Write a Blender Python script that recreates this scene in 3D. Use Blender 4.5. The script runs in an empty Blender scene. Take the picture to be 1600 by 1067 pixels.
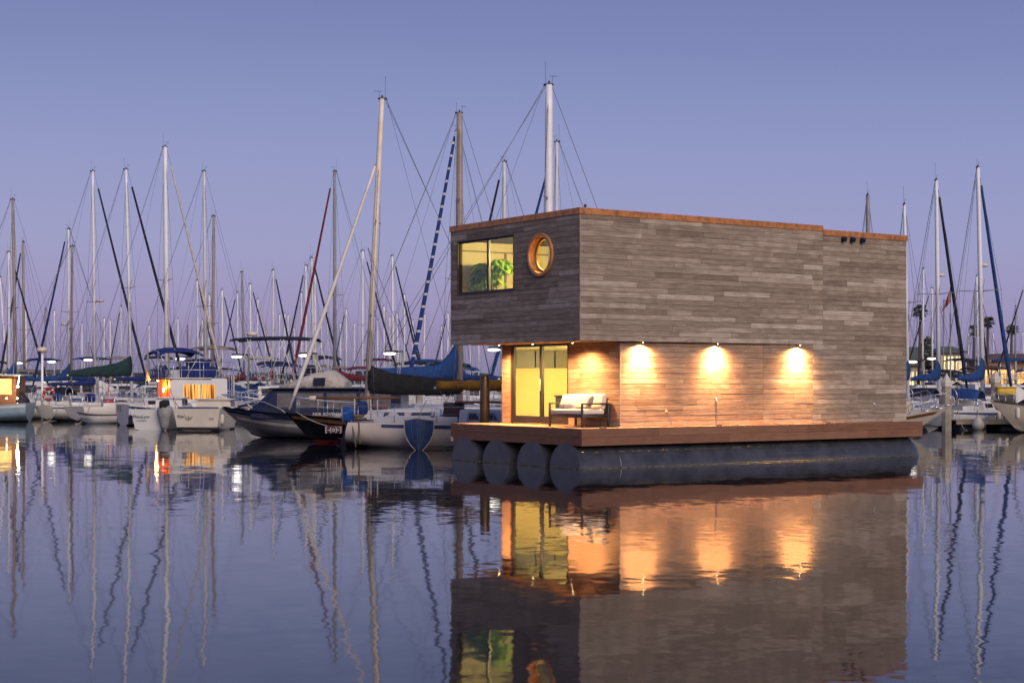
import bpy, bmesh, math, random
from mathutils import Vector, Matrix
sc = bpy.context.scene
COL = sc.collection
PI = math.pi
R_ = math.radians
rnd = random.Random(11)
CAMZ = 2.43
FPX = 2496.0

def at(px, py, Y):
    """point of the place seen at photo pixel (px, py) and Y metres away"""
    return Vector(((px - 800) / FPX * Y, Y, CAMZ + (594 - py) / FPX * Y))

def on_water(px, Y):
    return Vector(((px - 800) / FPX * Y, Y, 0))

# ------------------------------------------------------------------ materials
def new_mat(name):
    m = bpy.data.materials.new(name); m.use_nodes = True
    nt = m.node_tree; nt.nodes.clear()
    out = nt.nodes.new('ShaderNodeOutputMaterial')
    return m, nt, out

def N(nt, t, **kw):
    n = nt.nodes.new(t)
    for k, v in kw.items():
        setattr(n, k, v)
    return n

MATS = {}
def mat(name, col, rough=.5, metal=0., var=.18, vscale=3., bump=0., bscale=40., spec=.5, stretch=(1, 1, 1), coat=0., emit=None, estr=0.):
    if name in MATS: return MATS[name]
    m, nt, out = new_mat(name)
    b = N(nt, 'ShaderNodeBsdfPrincipled')
    b.inputs['Roughness'].default_value = rough
    b.inputs['Metallic'].default_value = metal
    b.inputs['Specular IOR Level'].default_value = spec
    b.inputs['Coat Weight'].default_value = coat
    tc = N(nt, 'ShaderNodeTexCoord')
    mp = N(nt, 'ShaderNodeMapping'); mp.inputs['Scale'].default_value = stretch
    nt.links.new(tc.outputs['Object'], mp.inputs['Vector'])
    n = N(nt, 'ShaderNodeTexNoise'); n.inputs['Scale'].default_value = vscale; n.inputs['Detail'].default_value = 5
    n.inputs['Roughness'].default_value = .65
    nt.links.new(mp.outputs['Vector'], n.inputs['Vector'])
    r = N(nt, 'ShaderNodeValToRGB')
    r.color_ramp.elements[0].position = .3; r.color_ramp.elements[1].position = .7
    lo = [c * (1 - var) for c in col]; hi = [min(1, c * (1 + var * .6)) for c in col]
    r.color_ramp.elements[0].color = (*lo, 1); r.color_ramp.elements[1].color = (*hi, 1)
    nt.links.new(n.outputs['Fac'], r.inputs['Fac'])
    nt.links.new(r.outputs['Color'], b.inputs['Base Color'])
    if bump:
        n2 = N(nt, 'ShaderNodeTexNoise'); n2.inputs['Scale'].default_value = bscale; n2.inputs['Detail'].default_value = 3
        nt.links.new(mp.outputs['Vector'], n2.inputs['Vector'])
        bp = N(nt, 'ShaderNodeBump'); bp.inputs['Strength'].default_value = bump; bp.inputs['Distance'].default_value = .09 if bump >= .6 else .02
        nt.links.new(n2.outputs['Fac'], bp.inputs['Height'])
        nt.links.new(bp.outputs['Normal'], b.inputs['Normal'])
    if emit:
        b.inputs['Emission Color'].default_value = (*emit, 1); b.inputs['Emission Strength'].default_value = estr
    nt.links.new(b.outputs['BSDF'], out.inputs['Surface'])
    MATS[name] = m
    return m

def emit_mat(name, col, s, col2=None, stretch=(1, 1, 1), scale=6):
    if name in MATS: return MATS[name]
    m, nt, out = new_mat(name)
    e = N(nt, 'ShaderNodeEmission'); e.inputs['Strength'].default_value = s
    e.inputs['Color'].default_value = (*col, 1)
    if col2:
        tc = N(nt, 'ShaderNodeTexCoord'); mp = N(nt, 'ShaderNodeMapping'); mp.inputs['Scale'].default_value = stretch
        nt.links.new(tc.outputs['Object'], mp.inputs['Vector'])
        n = N(nt, 'ShaderNodeTexNoise'); n.inputs['Scale'].default_value = scale; n.inputs['Detail'].default_value = 2
        nt.links.new(mp.outputs['Vector'], n.inputs['Vector'])
        r = N(nt, 'ShaderNodeValToRGB'); r.color_ramp.elements[0].position = .4; r.color_ramp.elements[1].position = .6
        r.color_ramp.elements[0].color = (*col, 1); r.color_ramp.elements[1].color = (*col2, 1)
        nt.links.new(n.outputs['Fac'], r.inputs['Fac']); nt.links.new(r.outputs['Color'], e.inputs['Color'])
    nt.links.new(e.outputs['Emission'], out.inputs['Surface'])
    MATS[name] = m
    return m

def wood_mat(name, cols, rough=.75, grain=.35, end_mottle=.25):
    """boards: each board (mesh island) takes its own tone, long grain runs along it"""
    if name in MATS: return MATS[name]
    m, nt, out = new_mat(name)
    b = N(nt, 'ShaderNodeBsdfPrincipled'); b.inputs['Roughness'].default_value = rough
    b.inputs['Specular IOR Level'].default_value = .3
    g = N(nt, 'ShaderNodeNewGeometry')
    tc = N(nt, 'ShaderNodeTexCoord')
    sx = N(nt, 'ShaderNodeSeparateXYZ'); nt.links.new(tc.outputs['Object'], sx.inputs[0])
    ad = N(nt, 'ShaderNodeMath', operation='ADD'); nt.links.new(sx.outputs['X'], ad.inputs[0]); nt.links.new(sx.outputs['Y'], ad.inputs[1])
    rm = N(nt, 'ShaderNodeMath', operation='MULTIPLY'); nt.links.new(g.outputs['Random Per Island'], rm.inputs[0]); rm.inputs[1].default_value = 60
    u = N(nt, 'ShaderNodeMath', operation='MULTIPLY_ADD'); nt.links.new(ad.outputs[0], u.inputs[0]); u.inputs[1].default_value = 1.3; nt.links.new(rm.outputs[0], u.inputs[2])
    v = N(nt, 'ShaderNodeMath', operation='MULTIPLY'); nt.links.new(sx.outputs['Z'], v.inputs[0]); v.inputs[1].default_value = 26
    cv = N(nt, 'ShaderNodeCombineXYZ'); nt.links.new(u.outputs[0], cv.inputs['X']); nt.links.new(v.outputs[0], cv.inputs['Y']); nt.links.new(rm.outputs[0], cv.inputs['Z'])
    n = N(nt, 'ShaderNodeTexNoise'); n.inputs['Scale'].default_value = 1.; n.inputs['Detail'].default_value = 6; n.inputs['Roughness'].default_value = .7; n.inputs['Distortion'].default_value = .9
    nt.links.new(cv.outputs[0], n.inputs['Vector'])
    r = N(nt, 'ShaderNodeValToRGB'); r.color_ramp.interpolation = 'LINEAR'
    while len(r.color_ramp.elements) < len(cols): r.color_ramp.elements.new(.5)
    for i, c in enumerate(cols):
        r.color_ramp.elements[i].position = i / (len(cols) - 1); r.color_ramp.elements[i].color = (*c, 1)
    # fac = random + mottle
    n3 = N(nt, 'ShaderNodeTexNoise'); n3.inputs['Scale'].default_value = 2.2; n3.inputs['Detail'].default_value = 3
    nt.links.new(tc.outputs['Object'], n3.inputs['Vector'])
    f = N(nt, 'ShaderNodeMath', operation='MULTIPLY_ADD'); nt.links.new(n3.outputs['Fac'], f.inputs[0]); f.inputs[1].default_value = end_mottle * 2
    f0 = N(nt, 'ShaderNodeMath', operation='SUBTRACT'); nt.links.new(g.outputs['Random Per Island'], f0.inputs[0]); f0.inputs[1].default_value = end_mottle
    nt.links.new(f0.outputs[0], f.inputs[2])
    nt.links.new(f.outputs[0], r.inputs['Fac'])
    mr = N(nt, 'ShaderNodeMapRange'); mr.inputs['From Min'].default_value = .3; mr.inputs['From Max'].default_value = .7
    mr.inputs['To Min'].default_value = 1 - grain; mr.inputs['To Max'].default_value = 1 + grain * .7
    nt.links.new(n.outputs['Fac'], mr.inputs['Value'])
    mx = N(nt, 'ShaderNodeVectorMath', operation='SCALE'); nt.links.new(r.outputs['Color'], mx.inputs[0]); nt.links.new(mr.outputs[0], mx.inputs['Scale'])
    nt.links.new(mx.outputs[0], b.inputs['Base Color'])
    bp = N(nt, 'ShaderNodeBump'); bp.inputs['Strength'].default_value = .35; bp.inputs['Distance'].default_value = .004
    nt.links.new(n.outputs['Fac'], bp.inputs['Height']); nt.links.new(bp.outputs['Normal'], b.inputs['Normal'])
    nt.links.new(b.outputs['BSDF'], out.inputs['Surface'])
    MATS[name] = m
    return m

def glass_mat(name, tint=(.9, .92, .9), gloss=.9):
    if name in MATS: return MATS[name]
    m, nt, out = new_mat(name)
    t = N(nt, 'ShaderNodeBsdfTransparent'); t.inputs['Color'].default_value = (*tint, 1)
    gl = N(nt, 'ShaderNodeBsdfGlossy'); gl.inputs['Roughness'].default_value = .01; gl.inputs['Color'].default_value = (gloss, gloss, gloss, 1)
    lw = N(nt, 'ShaderNodeLayerWeight'); lw.inputs['Blend'].default_value = .5
    pw = N(nt, 'ShaderNodeMath', operation='POWER'); nt.links.new(lw.outputs['Facing'], pw.inputs[0]); pw.inputs[1].default_value = 5
    fr = N(nt, 'ShaderNodeMath', operation='MULTIPLY_ADD'); nt.links.new(pw.outputs[0], fr.inputs[0]); fr.inputs[1].default_value = .9; fr.inputs[2].default_value = .04
    mx = N(nt, 'ShaderNodeMixShader'); nt.links.new(fr.outputs[0], mx.inputs[0]); nt.links.new(t.outputs[0], mx.inputs[1]); nt.links.new(gl.outputs[0], mx.inputs[2])
    nt.links.new(mx.outputs[0], out.inputs['Surface'])
    MATS[name] = m
    return m

def stripe_mat(name, c1, c2, axis, freq, rough=.8, tilt=0., duty=.5):
    if name in MATS: return MATS[name]
    m, nt, out = new_mat(name)
    b = N(nt, 'ShaderNodeBsdfPrincipled'); b.inputs['Roughness'].default_value = rough
    tc = N(nt, 'ShaderNodeTexCoord'); sx = N(nt, 'ShaderNodeSeparateXYZ'); nt.links.new(tc.outputs['Object'], sx.inputs[0])
    md = N(nt, 'ShaderNodeMath', operation='MULTIPLY'); nt.links.new(sx.outputs[axis], md.inputs[0]); md.inputs[1].default_value = freq
    fr = N(nt, 'ShaderNodeMath', operation='FRACT'); nt.links.new(md.outputs[0], fr.inputs[0])
    gt = N(nt, 'ShaderNodeMath', operation='GREATER_THAN'); nt.links.new(fr.outputs[0], gt.inputs[0]); gt.inputs[1].default_value = duty
    mx = N(nt, 'ShaderNodeMix', data_type='RGBA'); nt.links.new(gt.outputs[0], mx.inputs['Factor'])
    mx.inputs[6].default_value = (*c1, 1); mx.inputs[7].default_value = (*c2, 1)
    nt.links.new(mx.outputs[2], b.inputs['Base Color']); nt.links.new(b.outputs['BSDF'], out.inputs['Surface'])
    MATS[name] = m
    return m

# ------------------------------------------------------------------ mesh builder
class MB:
    def __init__(self): self.v = []; self.f = []; self.s = []
    def add(self, vs, fs, smooth=False):
        o = len(self.v); self.v += [tuple(p) for p in vs]
        self.f += [tuple(i + o for i in f) for f in fs]; self.s += [smooth] * len(fs)
        return self
    def box(self, lo, hi, M=None):
        x0, y0, z0 = lo; x1, y1, z1 = hi
        vs = [Vector(p) for p in ((x0, y0, z0), (x1, y0, z0), (x1, y1, z0), (x0, y1, z0), (x0, y0, z1), (x1, y0, z1), (x1, y1, z1), (x0, y1, z1))]
        if M is not None: vs = [M @ p for p in vs]
        return self.add(vs, [(3, 2, 1, 0), (4, 5, 6, 7), (0, 1, 5, 4), (1, 2, 6, 5), (2, 3, 7, 6), (3, 0, 4, 7)])
    def rbox(self, lo, hi, r=.02, seg=2, M=None, smooth=True):
        bm = bmesh.new(); bmesh.ops.create_cube(bm, size=1)
        for p in bm.verts:
            p.co = Vector([lo[i] + (p.co[i] + .5) * (hi[i] - lo[i]) for i in range(3)])
        bmesh.ops.bevel(bm, geom=bm.edges[:], offset=r, segments=seg, profile=.5, affect='EDGES')
        bm.verts.index_update()
        vs = [p.co.copy() for p in bm.verts]
        if M is not None: vs = [M @ p for p in vs]
        self.add(vs, [[q.index for q in f.verts] for f in bm.faces], smooth); bm.free()
        return self
    def tube(self, path, r, n=6, caps=True, smooth=True):
        path = [Vector(p) for p in path]
        rs = r if isinstance(r, (list, tuple)) else [r] * len(path)
        vs = []; k = len(path); prev = None
        for i, p in enumerate(path):
            d = (path[min(i + 1, k - 1)] - path[max(i - 1, 0)])
            if d.length < 1e-9: d = Vector((0, 0, 1))
            d.normalize()
            if prev is None:
                a = d.cross(Vector((0, 0, 1)) if abs(d.z) < .9 else Vector((1, 0, 0)))
            else:
                a = prev - d * prev.dot(d)
            a.normalize(); prev = a; bvec = d.cross(a)
            for j in range(n):
                t = 2 * PI * j / n
                vs.append(p + (a * math.cos(t) + bvec * math.sin(t)) * rs[i])
        fs = []
        for i in range(k - 1):
            for j in range(n):
                fs.append((i * n + j, i * n + (j + 1) % n, (i + 1) * n + (j + 1) % n, (i + 1) * n + j))
        self.add(vs, fs, smooth)
        if caps:
            o = len(self.v) - len(vs)
            self.f.append(tuple(o + j for j in reversed(range(n)))); self.s.append(False)
            self.f.append(tuple(o + (k - 1) * n + j for j in range(n))); self.s.append(False)
        return self
    def loft(self, rings, closed=True, caps=True, smooth=True):
        n = len(rings[0]); o = len(self.v)
        vs = [p for r in rings for p in r]; fs = []
        for i in range(len(rings) - 1):
            for j in range(n if closed else n - 1):
                fs.append((i * n + j, i * n + (j + 1) % n, (i + 1) * n + (j + 1) % n, (i + 1) * n + j))
        self.add(vs, fs, smooth)
        if caps and closed:
            self.f.append(tuple(o + j for j in reversed(range(n)))); self.s.append(False)
            self.f.append(tuple(o + (len(rings) - 1) * n + j for j in range(n))); self.s.append(False)
        return self
    def prism(self, poly, off):
        off = Vector(off); poly = [Vector(p) for p in poly]; n = len(poly)
        vs = poly + [p + off for p in poly]
        fs = [tuple(range(n))[::-1], tuple(range(n, 2 * n))]
        for j in range(n): fs.append((j, (j + 1) % n, n + (j + 1) % n, n + j))
        return self.add(vs, fs)
    def lathe(self, prof, n=16, M=None, smooth=True):
        rings = []
        for r, z in prof:
            ring = [Vector((r * math.cos(2 * PI * j / n), r * math.sin(2 * PI * j / n), z)) for j in range(n)]
            rings.append([M @ p for p in ring] if M is not None else ring)
        return self.loft(rings, True, True, smooth)
    def ell(self, c, rad, n=12, m=8, M=None):
        prof = [(max(1e-3, math.sin(PI * i / m)), -math.cos(PI * i / m)) for i in range(m + 1)]
        T = Matrix.Translation(c) @ Matrix.Diagonal((*rad, 1))
        return self.lathe(prof, n, (M @ T) if M is not None else T)
    def torus(self, c, Rm, r, M=None, n=28, m=10, a0=0, a1=2 * PI):
        full = abs(a1 - a0 - 2 * PI) < 1e-6
        rings = []
        for i in range(n + 1):
            t = a0 + (a1 - a0) * i / n
            rings.append([(Vector(c) + Vector(((Rm + r * math.cos(q)) * math.cos(t), (Rm + r * math.cos(q)) * math.sin(t), r * math.sin(q)))) for q in [2 * PI * j / m for j in range(m)]])
        if M is not None: rings = [[M @ p for p in rr] for rr in rings]
        return self.loft(rings, True, not full)
    def build(self, name, material, parent=None, bevel=0):
        me = bpy.data.meshes.new(name)
        me.from_pydata(self.v, [], self.f); me.polygons.foreach_set('use_smooth', self.s)
        me.materials.append(material)
        bm = bmesh.new(); bm.from_mesh(me); bmesh.ops.recalc_face_normals(bm, faces=bm.faces[:]); bm.to_mesh(me); bm.free()
        me.update()
        o = bpy.data.objects.new(name, me); COL.objects.link(o)
        if parent is not None: o.parent = parent
        if bevel:
            md = o.modifiers.new('bevel', 'BEVEL'); md.width = bevel; md.segments = 2; md.limit_method = 'ANGLE'
        return o

def thing(name, label, cat, loc=(0, 0, 0), rotz=0, group=None):
    o = bpy.data.objects.new(name, None); COL.objects.link(o)
    o.location = loc; o.rotation_euler = (0, 0, rotz); o.empty_display_size = .3
    o['label'] = label; o['category'] = cat
    if group: o['group'] = group
    return o
def tag(o, label, cat, group=None):
    o['label'] = label; o['category'] = cat
    if group: o['group'] = group
    return o
def structure(o): o['kind'] = 'structure'; return o

def text(name, s, size, loc, rot, material, parent, align='CENTER', shear=0, ext=.002):
    c = bpy.data.curves.new(name, 'FONT'); c.body = s; c.size = size; c.align_x = align; c.align_y = 'CENTER'; c.extrude = ext; c.shear = shear
    c.materials.append(material)
    tmp = bpy.data.objects.new('tmp', c)
    me = bpy.data.meshes.new_from_object(tmp); bpy.data.objects.remove(tmp)
    if not me.materials: me.materials.append(material)
    o = bpy.data.objects.new(name, me); COL.objects.link(o); o.parent = parent
    o.location = loc; o.rotation_euler = rot
    return o

SAILW = mat('sail roll white', (.76, .73, .69), .8, var=.12)
# palette ------------------------------------------------------------------
WHITE = mat('gelcoat white', (.70, .70, .68), .35, var=.10, vscale=1.5)
OFFW = mat('gelcoat cream', (.66, .60, .50), .35, var=.12, vscale=1.5)
GREYW = mat('gelcoat grey', (.48, .50, .53), .4, var=.14)
DECKW = mat('deck nonskid', (.55, .54, .50), .7, var=.2, vscale=4)
BLACKH = mat('hull black paint', (.012, .012, .014), .25, var=.3)
NAVYH = mat('hull navy paint', (.02, .028, .06), .25, var=.3)
PALEB = mat('hull pale blue paint', (.22, .32, .42), .35, var=.15)
REDP = mat('red paint', (.32, .03, .035), .4, var=.2)
BOOT = mat('antifouling black', (.012, .013, .016), .8, var=.4)
BLUEST = mat('stripe blue', (.045, .07, .17), .4, var=.2)
ALU = mat('spar alloy', (.66, .66, .66), .45, .0, var=.12, vscale=2)
WSPAR = mat('spar white paint', (.80, .82, .86), .4, var=.08)
CREAMSP = mat('spar cream paint', (.80, .71, .60), .45, var=.12)
TANSP = mat('spar tan paint', (.34, .28, .24), .5, var=.2)
GREYSP = mat('spar grey paint', (.28, .28, .29), .5, var=.2)
DKFIT = mat('dark fitting', (.03, .03, .035), .5, var=.3)
WIRE = mat('rigging wire', (.16, .16, .19), .45, .3, var=.1)
STEEL = mat('stainless', (.62, .62, .64), .3, .7, var=.08)
CBLUE = mat('canvas blue', (.010, .052, .20), .85, var=.35, vscale=2.5, bump=.8, bscale=4.5)
CBRIGHT = mat('canvas bright blue', (.008, .075, .30), .85, var=.3, vscale=2.5, bump=.8, bscale=4.5)
CROYAL = mat('canvas royal blue', (.008, .02, .145), .85, var=.35, vscale=2.5, bump=.8, bscale=4.5)
CNAVY = mat('canvas navy', (.010, .014, .035), .85, var=.4, vscale=2.5, bump=.8, bscale=4.5)
CBLACK = mat('canvas black', (.012, .012, .014), .85, var=.4, vscale=2.5, bump=.8, bscale=4.5)
CGREEN = mat('canvas dark green', (.007, .034, .034), .85, var=.4, vscale=2.5, bump=.8, bscale=4.5)
CRED = mat('canvas maroon', (.16, .018, .022), .85, var=.35, vscale=2.5, bump=.8, bscale=4.5)
CYEL = mat('canvas mustard', (.38, .19, .02), .85, var=.45, vscale=2.5, bump=.8, bscale=6)
CTAN = mat('canvas tan', (.30, .24, .18), .85, var=.3, vscale=2.5, bump=.8, bscale=4.5)
CBROWN = mat('canvas brown', (.075, .04, .03), .85, var=.3, vscale=2.5, bump=.8, bscale=4.5)
CGREY = mat('canvas grey', (.30, .30, .31), .85, var=.3, vscale=3, bump=.6, bscale=9)
CCREAM = mat('canvas cream', (.58, .53, .45), .85, var=.25, vscale=2.5, bump=.8, bscale=4.5)
CANDY = stripe_mat('sail roll blue and white', (.02, .05, .22), (.7, .7, .7), 'Z', 1.6, duty=.82)
DARKGL = mat('dark cabin glass', (.02, .022, .03), .06, var=.2, spec=.8)
TEAK = wood_mat('varnished teak', [(.16, .07, .03), (.24, .11, .05), (.20, .09, .04)], .4, .3)
PLASTK = mat('black plastic', (.02, .02, .022), .45, var=.2)
ROPE = mat('rope', (.45, .42, .36), .9, var=.3)
BLUEPL = mat('blue plastic', (.015, .12, .45), .45, var=.25, vscale=6)
LAMPW = emit_mat('lamp white', (1, .96, .85), 3.5)
WARMLIT = emit_mat('window warm lit', (1, .62, .20), 2.2, (.75, .42, .12), (1, 1, 1), 2.5)
AMBER = emit_mat('window amber lit', (1, .45, .10), 1.6, (.16, .05, .015), (9, 9, .3), 1.2)
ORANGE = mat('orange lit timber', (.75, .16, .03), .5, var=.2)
TXTB = mat('lettering dark', (.02, .025, .04), .5, var=.1)
TXTW = mat('lettering white', (.75, .75, .75), .5, var=.1)
GLASS = glass_mat('window glass')
# ------------------------------------------------------------------ water, world, camera
def build_water():
    m, nt, out = new_mat('harbour water')
    b = N(nt, 'ShaderNodeBsdfPrincipled'); b.inputs['Base Color'].default_value = (.006, .009, .016, 1)
    b.inputs['Roughness'].default_value = .042; b.inputs['IOR'].default_value = 1.36; b.inputs['Specular IOR Level'].default_value = .5
    tc = N(nt, 'ShaderNodeTexCoord')
    def slope(scale, amp, stretch, detail, seed, ampmap=None):
        mp = N(nt, 'ShaderNodeMapping'); mp.inputs['Scale'].default_value = stretch; mp.inputs['Location'].default_value = (seed, seed * 1.7, 0)
        nt.links.new(tc.outputs['Object'], mp.inputs['Vector'])
        n = N(nt, 'ShaderNodeTexNoise'); n.inputs['Scale'].default_value = scale; n.inputs['Detail'].default_value = detail
        nt.links.new(mp.outputs[0], n.inputs['Vector'])
        s = N(nt, 'ShaderNodeVectorMath', operation='SUBTRACT'); nt.links.new(n.outputs['Color'], s.inputs[0]); s.inputs[1].default_value = (.5, .5, .5)
        k = N(nt, 'ShaderNodeVectorMath', operation='MULTIPLY'); nt.links.new(s.outputs[0], k.inputs[0]); k.inputs[1].default_value = (amp, amp, 0)
        return k
    a = slope(1.1, .019, (1, 1, 1), 2, 3.1)
    c = slope(.22, .009, (.6, 1, 1), 2, 9.7)
    f = slope(4.5, .021, (1, 1, 1), 1, 5.3)
    # patches of breeze: fine ripple only in some places
    pn = N(nt, 'ShaderNodeTexNoise'); pn.inputs['Scale'].default_value = .06; pn.inputs['Detail'].default_value = 2
    mp = N(nt, 'ShaderNodeMapping'); mp.inputs['Scale'].default_value = (.5, 1, 1); nt.links.new(tc.outputs['Object'], mp.inputs['Vector']); nt.links.new(mp.outputs[0], pn.inputs['Vector'])
    mr = N(nt, 'ShaderNodeMapRange'); mr.inputs['From Min'].default_value = .46; mr.inputs['From Max'].default_value = .62; mr.inputs['To Min'].default_value = .35; mr.inputs['To Max'].default_value = 1.9
    nt.links.new(pn.outputs['Fac'], mr.inputs['Value'])
    fs = N(nt, 'ShaderNodeVectorMath', operation='SCALE'); nt.links.new(f.outputs[0], fs.inputs[0]); nt.links.new(mr.outputs[0], fs.inputs['Scale'])
    s1 = N(nt, 'ShaderNodeVectorMath', operation='ADD'); nt.links.new(a.outputs[0], s1.inputs[0]); nt.links.new(c.outputs[0], s1.inputs[1])
    s2 = N(nt, 'ShaderNodeVectorMath', operation='ADD'); nt.links.new(s1.outputs[0], s2.inputs[0]); nt.links.new(fs.outputs[0], s2.inputs[1])
    s3 = N(nt, 'ShaderNodeVectorMath', operation='ADD'); nt.links.new(s2.outputs[0], s3.inputs[0]); s3.inputs[1].default_value = (0, 0, 1)
    nm = N(nt, 'ShaderNodeVectorMath', operation='NORMALIZE'); nt.links.new(s3.outputs[0], nm.inputs[0])
    nt.links.new(nm.outputs[0], b.inputs['Normal'])
    nt.links.new(b.outputs['BSDF'], out.inputs['Surface'])
    w = MB(); S = 2500
    w.add([(-S, -60, 0), (S, -60, 0), (S, S, 0), (-S, S, 0)], [(0, 1, 2, 3)])
    o = structure(w.build('water', m)); return o
build_water()

SUN_AZ = R_(-66)      # direction towards the afterglow, measured from +X
SUN_EL = R_(28)
def build_world():
    w = bpy.data.worlds.new('World'); sc.world = w; w.use_nodes = True
    nt = w.node_tree; nt.nodes.clear()
    out = N(nt, 'ShaderNodeOutputWorld')
    tc = N(nt, 'ShaderNodeTexCoord'); sx = N(nt, 'ShaderNodeSeparateXYZ'); nt.links.new(tc.outputs['Generated'], sx.inputs[0])
    r = N(nt, 'ShaderNodeValToRGB')
    def lin(c): return tuple(((x / 255) / 12.92 if x / 255 <= .04045 else ((x / 255 + .055) / 1.055) ** 2.4) for x in c) + (1,)
    stops = [(0.0, (131, 128, 162)), (.018, (137, 134, 172)), (.045, (142, 141, 187)), (.085, (139, 145, 195)), (.14, (128, 138, 191)), (.20, (111, 122, 178)), (.26, (94, 106, 163)), (.5, (72, 86, 144)), (1., (50, 64, 120))]
    el = r.color_ramp.elements
    while len(el) < len(stops): el.new(.5)
    for e, (p, c) in zip(el, stops): e.position = p; e.color = lin(c)
    hz = N(nt, 'ShaderNodeTexNoise'); hz.inputs['Scale'].default_value = 2.2; hz.inputs['Detail'].default_value = 3
    hm = N(nt, 'ShaderNodeMapping'); hm.inputs['Scale'].default_value = (1, 1, 9); nt.links.new(tc.outputs['Generated'], hm.inputs['Vector']); nt.links.new(hm.outputs[0], hz.inputs['Vector'])
    ha = N(nt, 'ShaderNodeMath', operation='MULTIPLY_ADD'); nt.links.new(hz.outputs['Fac'], ha.inputs[0]); ha.inputs[1].default_value = .022
    hb0 = N(nt, 'ShaderNodeMath', operation='SUBTRACT'); nt.links.new(sx.outputs['Z'], hb0.inputs[0]); hb0.inputs[1].default_value = .011; nt.links.new(hb0.outputs[0], ha.inputs[2])
    nt.links.new(ha.outputs[0], r.inputs['Fac'])
    bg = N(nt, 'ShaderNodeBackground'); nt.links.new(r.outputs['Color'], bg.inputs['Color']); bg.inputs['Strength'].default_value = 1.0
    sky = N(nt, 'ShaderNodeTexSky'); sky.sky_type = 'NISHITA'; sky.sun_disc = False
    sky.sun_elevation = R_(1.0); sky.sun_rotation = PI / 2 - SUN_AZ
    b2 = N(nt, 'ShaderNodeBackground'); nt.links.new(sky.outputs['Color'], b2.inputs['Color']); b2.inputs['Strength'].default_value = .05
    ad = N(nt, 'ShaderNodeAddShader'); nt.links.new(bg.outputs[0], ad.inputs[0]); nt.links.new(b2.outputs[0], ad.inputs[1])
    nt.links.new(ad.outputs[0], out.inputs['Surface'])
    L = bpy.data.lights.new('afterglow', 'SUN'); L.energy = 2.5; L.angle = R_(40); L.color = (1, .84, .72)
    o = bpy.data.objects.new('afterglow', L); COL.objects.link(o)
    d = Vector((math.cos(SUN_AZ) * math.cos(SUN_EL), math.sin(SUN_AZ) * math.cos(SUN_EL), math.sin(SUN_EL)))
    o.rotation_euler = d.to_track_quat('Z', 'Y').to_euler(); o.location = d * 200
build_world()

cam = bpy.data.cameras.new('camera'); cam.sensor_width = 36; cam.lens = 36 * FPX / 1600; cam.shift_y = 60.5 / 1600; cam.clip_end = 6000
co = bpy.data.objects.new('camera', cam); COL.objects.link(co); co.location = (0, 0, CAMZ); co.rotation_euler = (PI / 2, 0, 0); sc.camera = co
sc.view_settings.view_transform = 'Standard'; sc.view_settings.look = 'None'; sc.view_settings.gamma = 1; sc.view_settings.exposure = 0
sc.cycles.use_denoising = True
sc.cycles.max_bounces = 8; sc.cycles.transparent_max_bounces = 24; sc.cycles.sample_clamp_indirect = 6
sc.cycles.caustics_reflective = False; sc.cycles.caustics_refractive = False

# ------------------------------------------------------------------ floating house
HA = math.atan2(.5643, .8256)
HC = Vector((1.856, 43.7, 0))
def hw(x, y, z):   # house local -> world
    return HC + Vector((.8256 * x - .5643 * y, .5643 * x + .8256 * y, z))
house = thing('floating_house', 'flat roofed two storey timber clad floating house on black pontoons', 'house', HC, HA)
SOF, TOP, CAPB, DECK = 3.516, 7.157, 6.985, 1.108
FX, FY, FYB = 1.54, .18, 6.10     # recessed ground floor: front wall x, side wall y, back y
XS, XE, WB = 9.29, 13.04, 6.64
REC = 8.86

WEATHER = wood_mat('weathered cedar', [(.205, .155, .117), (.315, .25, .193), (.26, .20, .153), (.40, .325, .26), (.23, .178, .135), (.34, .27, .21), (.48, .405, .33)], .8, .5, .2)
WEATHERLIT = wood_mat('weathered cedar lamplit', [(.27, .17, .11), (.42, .275, .185), (.33, .21, .138), (.48, .335, .235), (.29, .182, .12), (.43, .29, .20)], .75, .55, .2)  # same cedar, with the warm glow of the downlights put into its colour
SPLAYW = wood_mat('cedar half lamplit', [(.23, .15, .10), (.36, .245, .17), (.29, .19, .13), (.44, .32, .235), (.25, .167, .113), (.38, .265, .187)], .75, .55, .2)  # in-between tone, paints the downlight glow fading towards the grey end wall
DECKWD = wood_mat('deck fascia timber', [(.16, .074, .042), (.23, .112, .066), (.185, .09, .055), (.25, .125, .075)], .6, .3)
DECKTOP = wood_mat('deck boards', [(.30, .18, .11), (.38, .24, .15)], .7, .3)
COPPER = mat('copper flashing', (.66, .27, .09), .42, .55, var=.5, vscale=5, bump=.25, bscale=9)
SHEATH = mat('dark sheathing', (.02, .018, .017), .9)
FRAMEB = mat('bronze frame', (.022, .018, .017), .4, var=.2)
IWALL = mat('interior paint', (.54, .49, .31), .8, var=.05)
IWALLY = mat('interior paint yellow', (.80, .66, .26), .8, var=.05)
ICEIL = mat('interior ceiling', (.85, .80, .68), .8, var=.04)
IFLOOR = mat('interior floor', (.25, .16, .09), .5, var=.2)
PONT = mat('pontoon plastic', (.048, .051, .06), .2, var=.45, vscale=2, bump=.08, bscale=6, spec=.7)
ROOFM = mat('roof membrane', (.05, .055, .07), .8)

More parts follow.
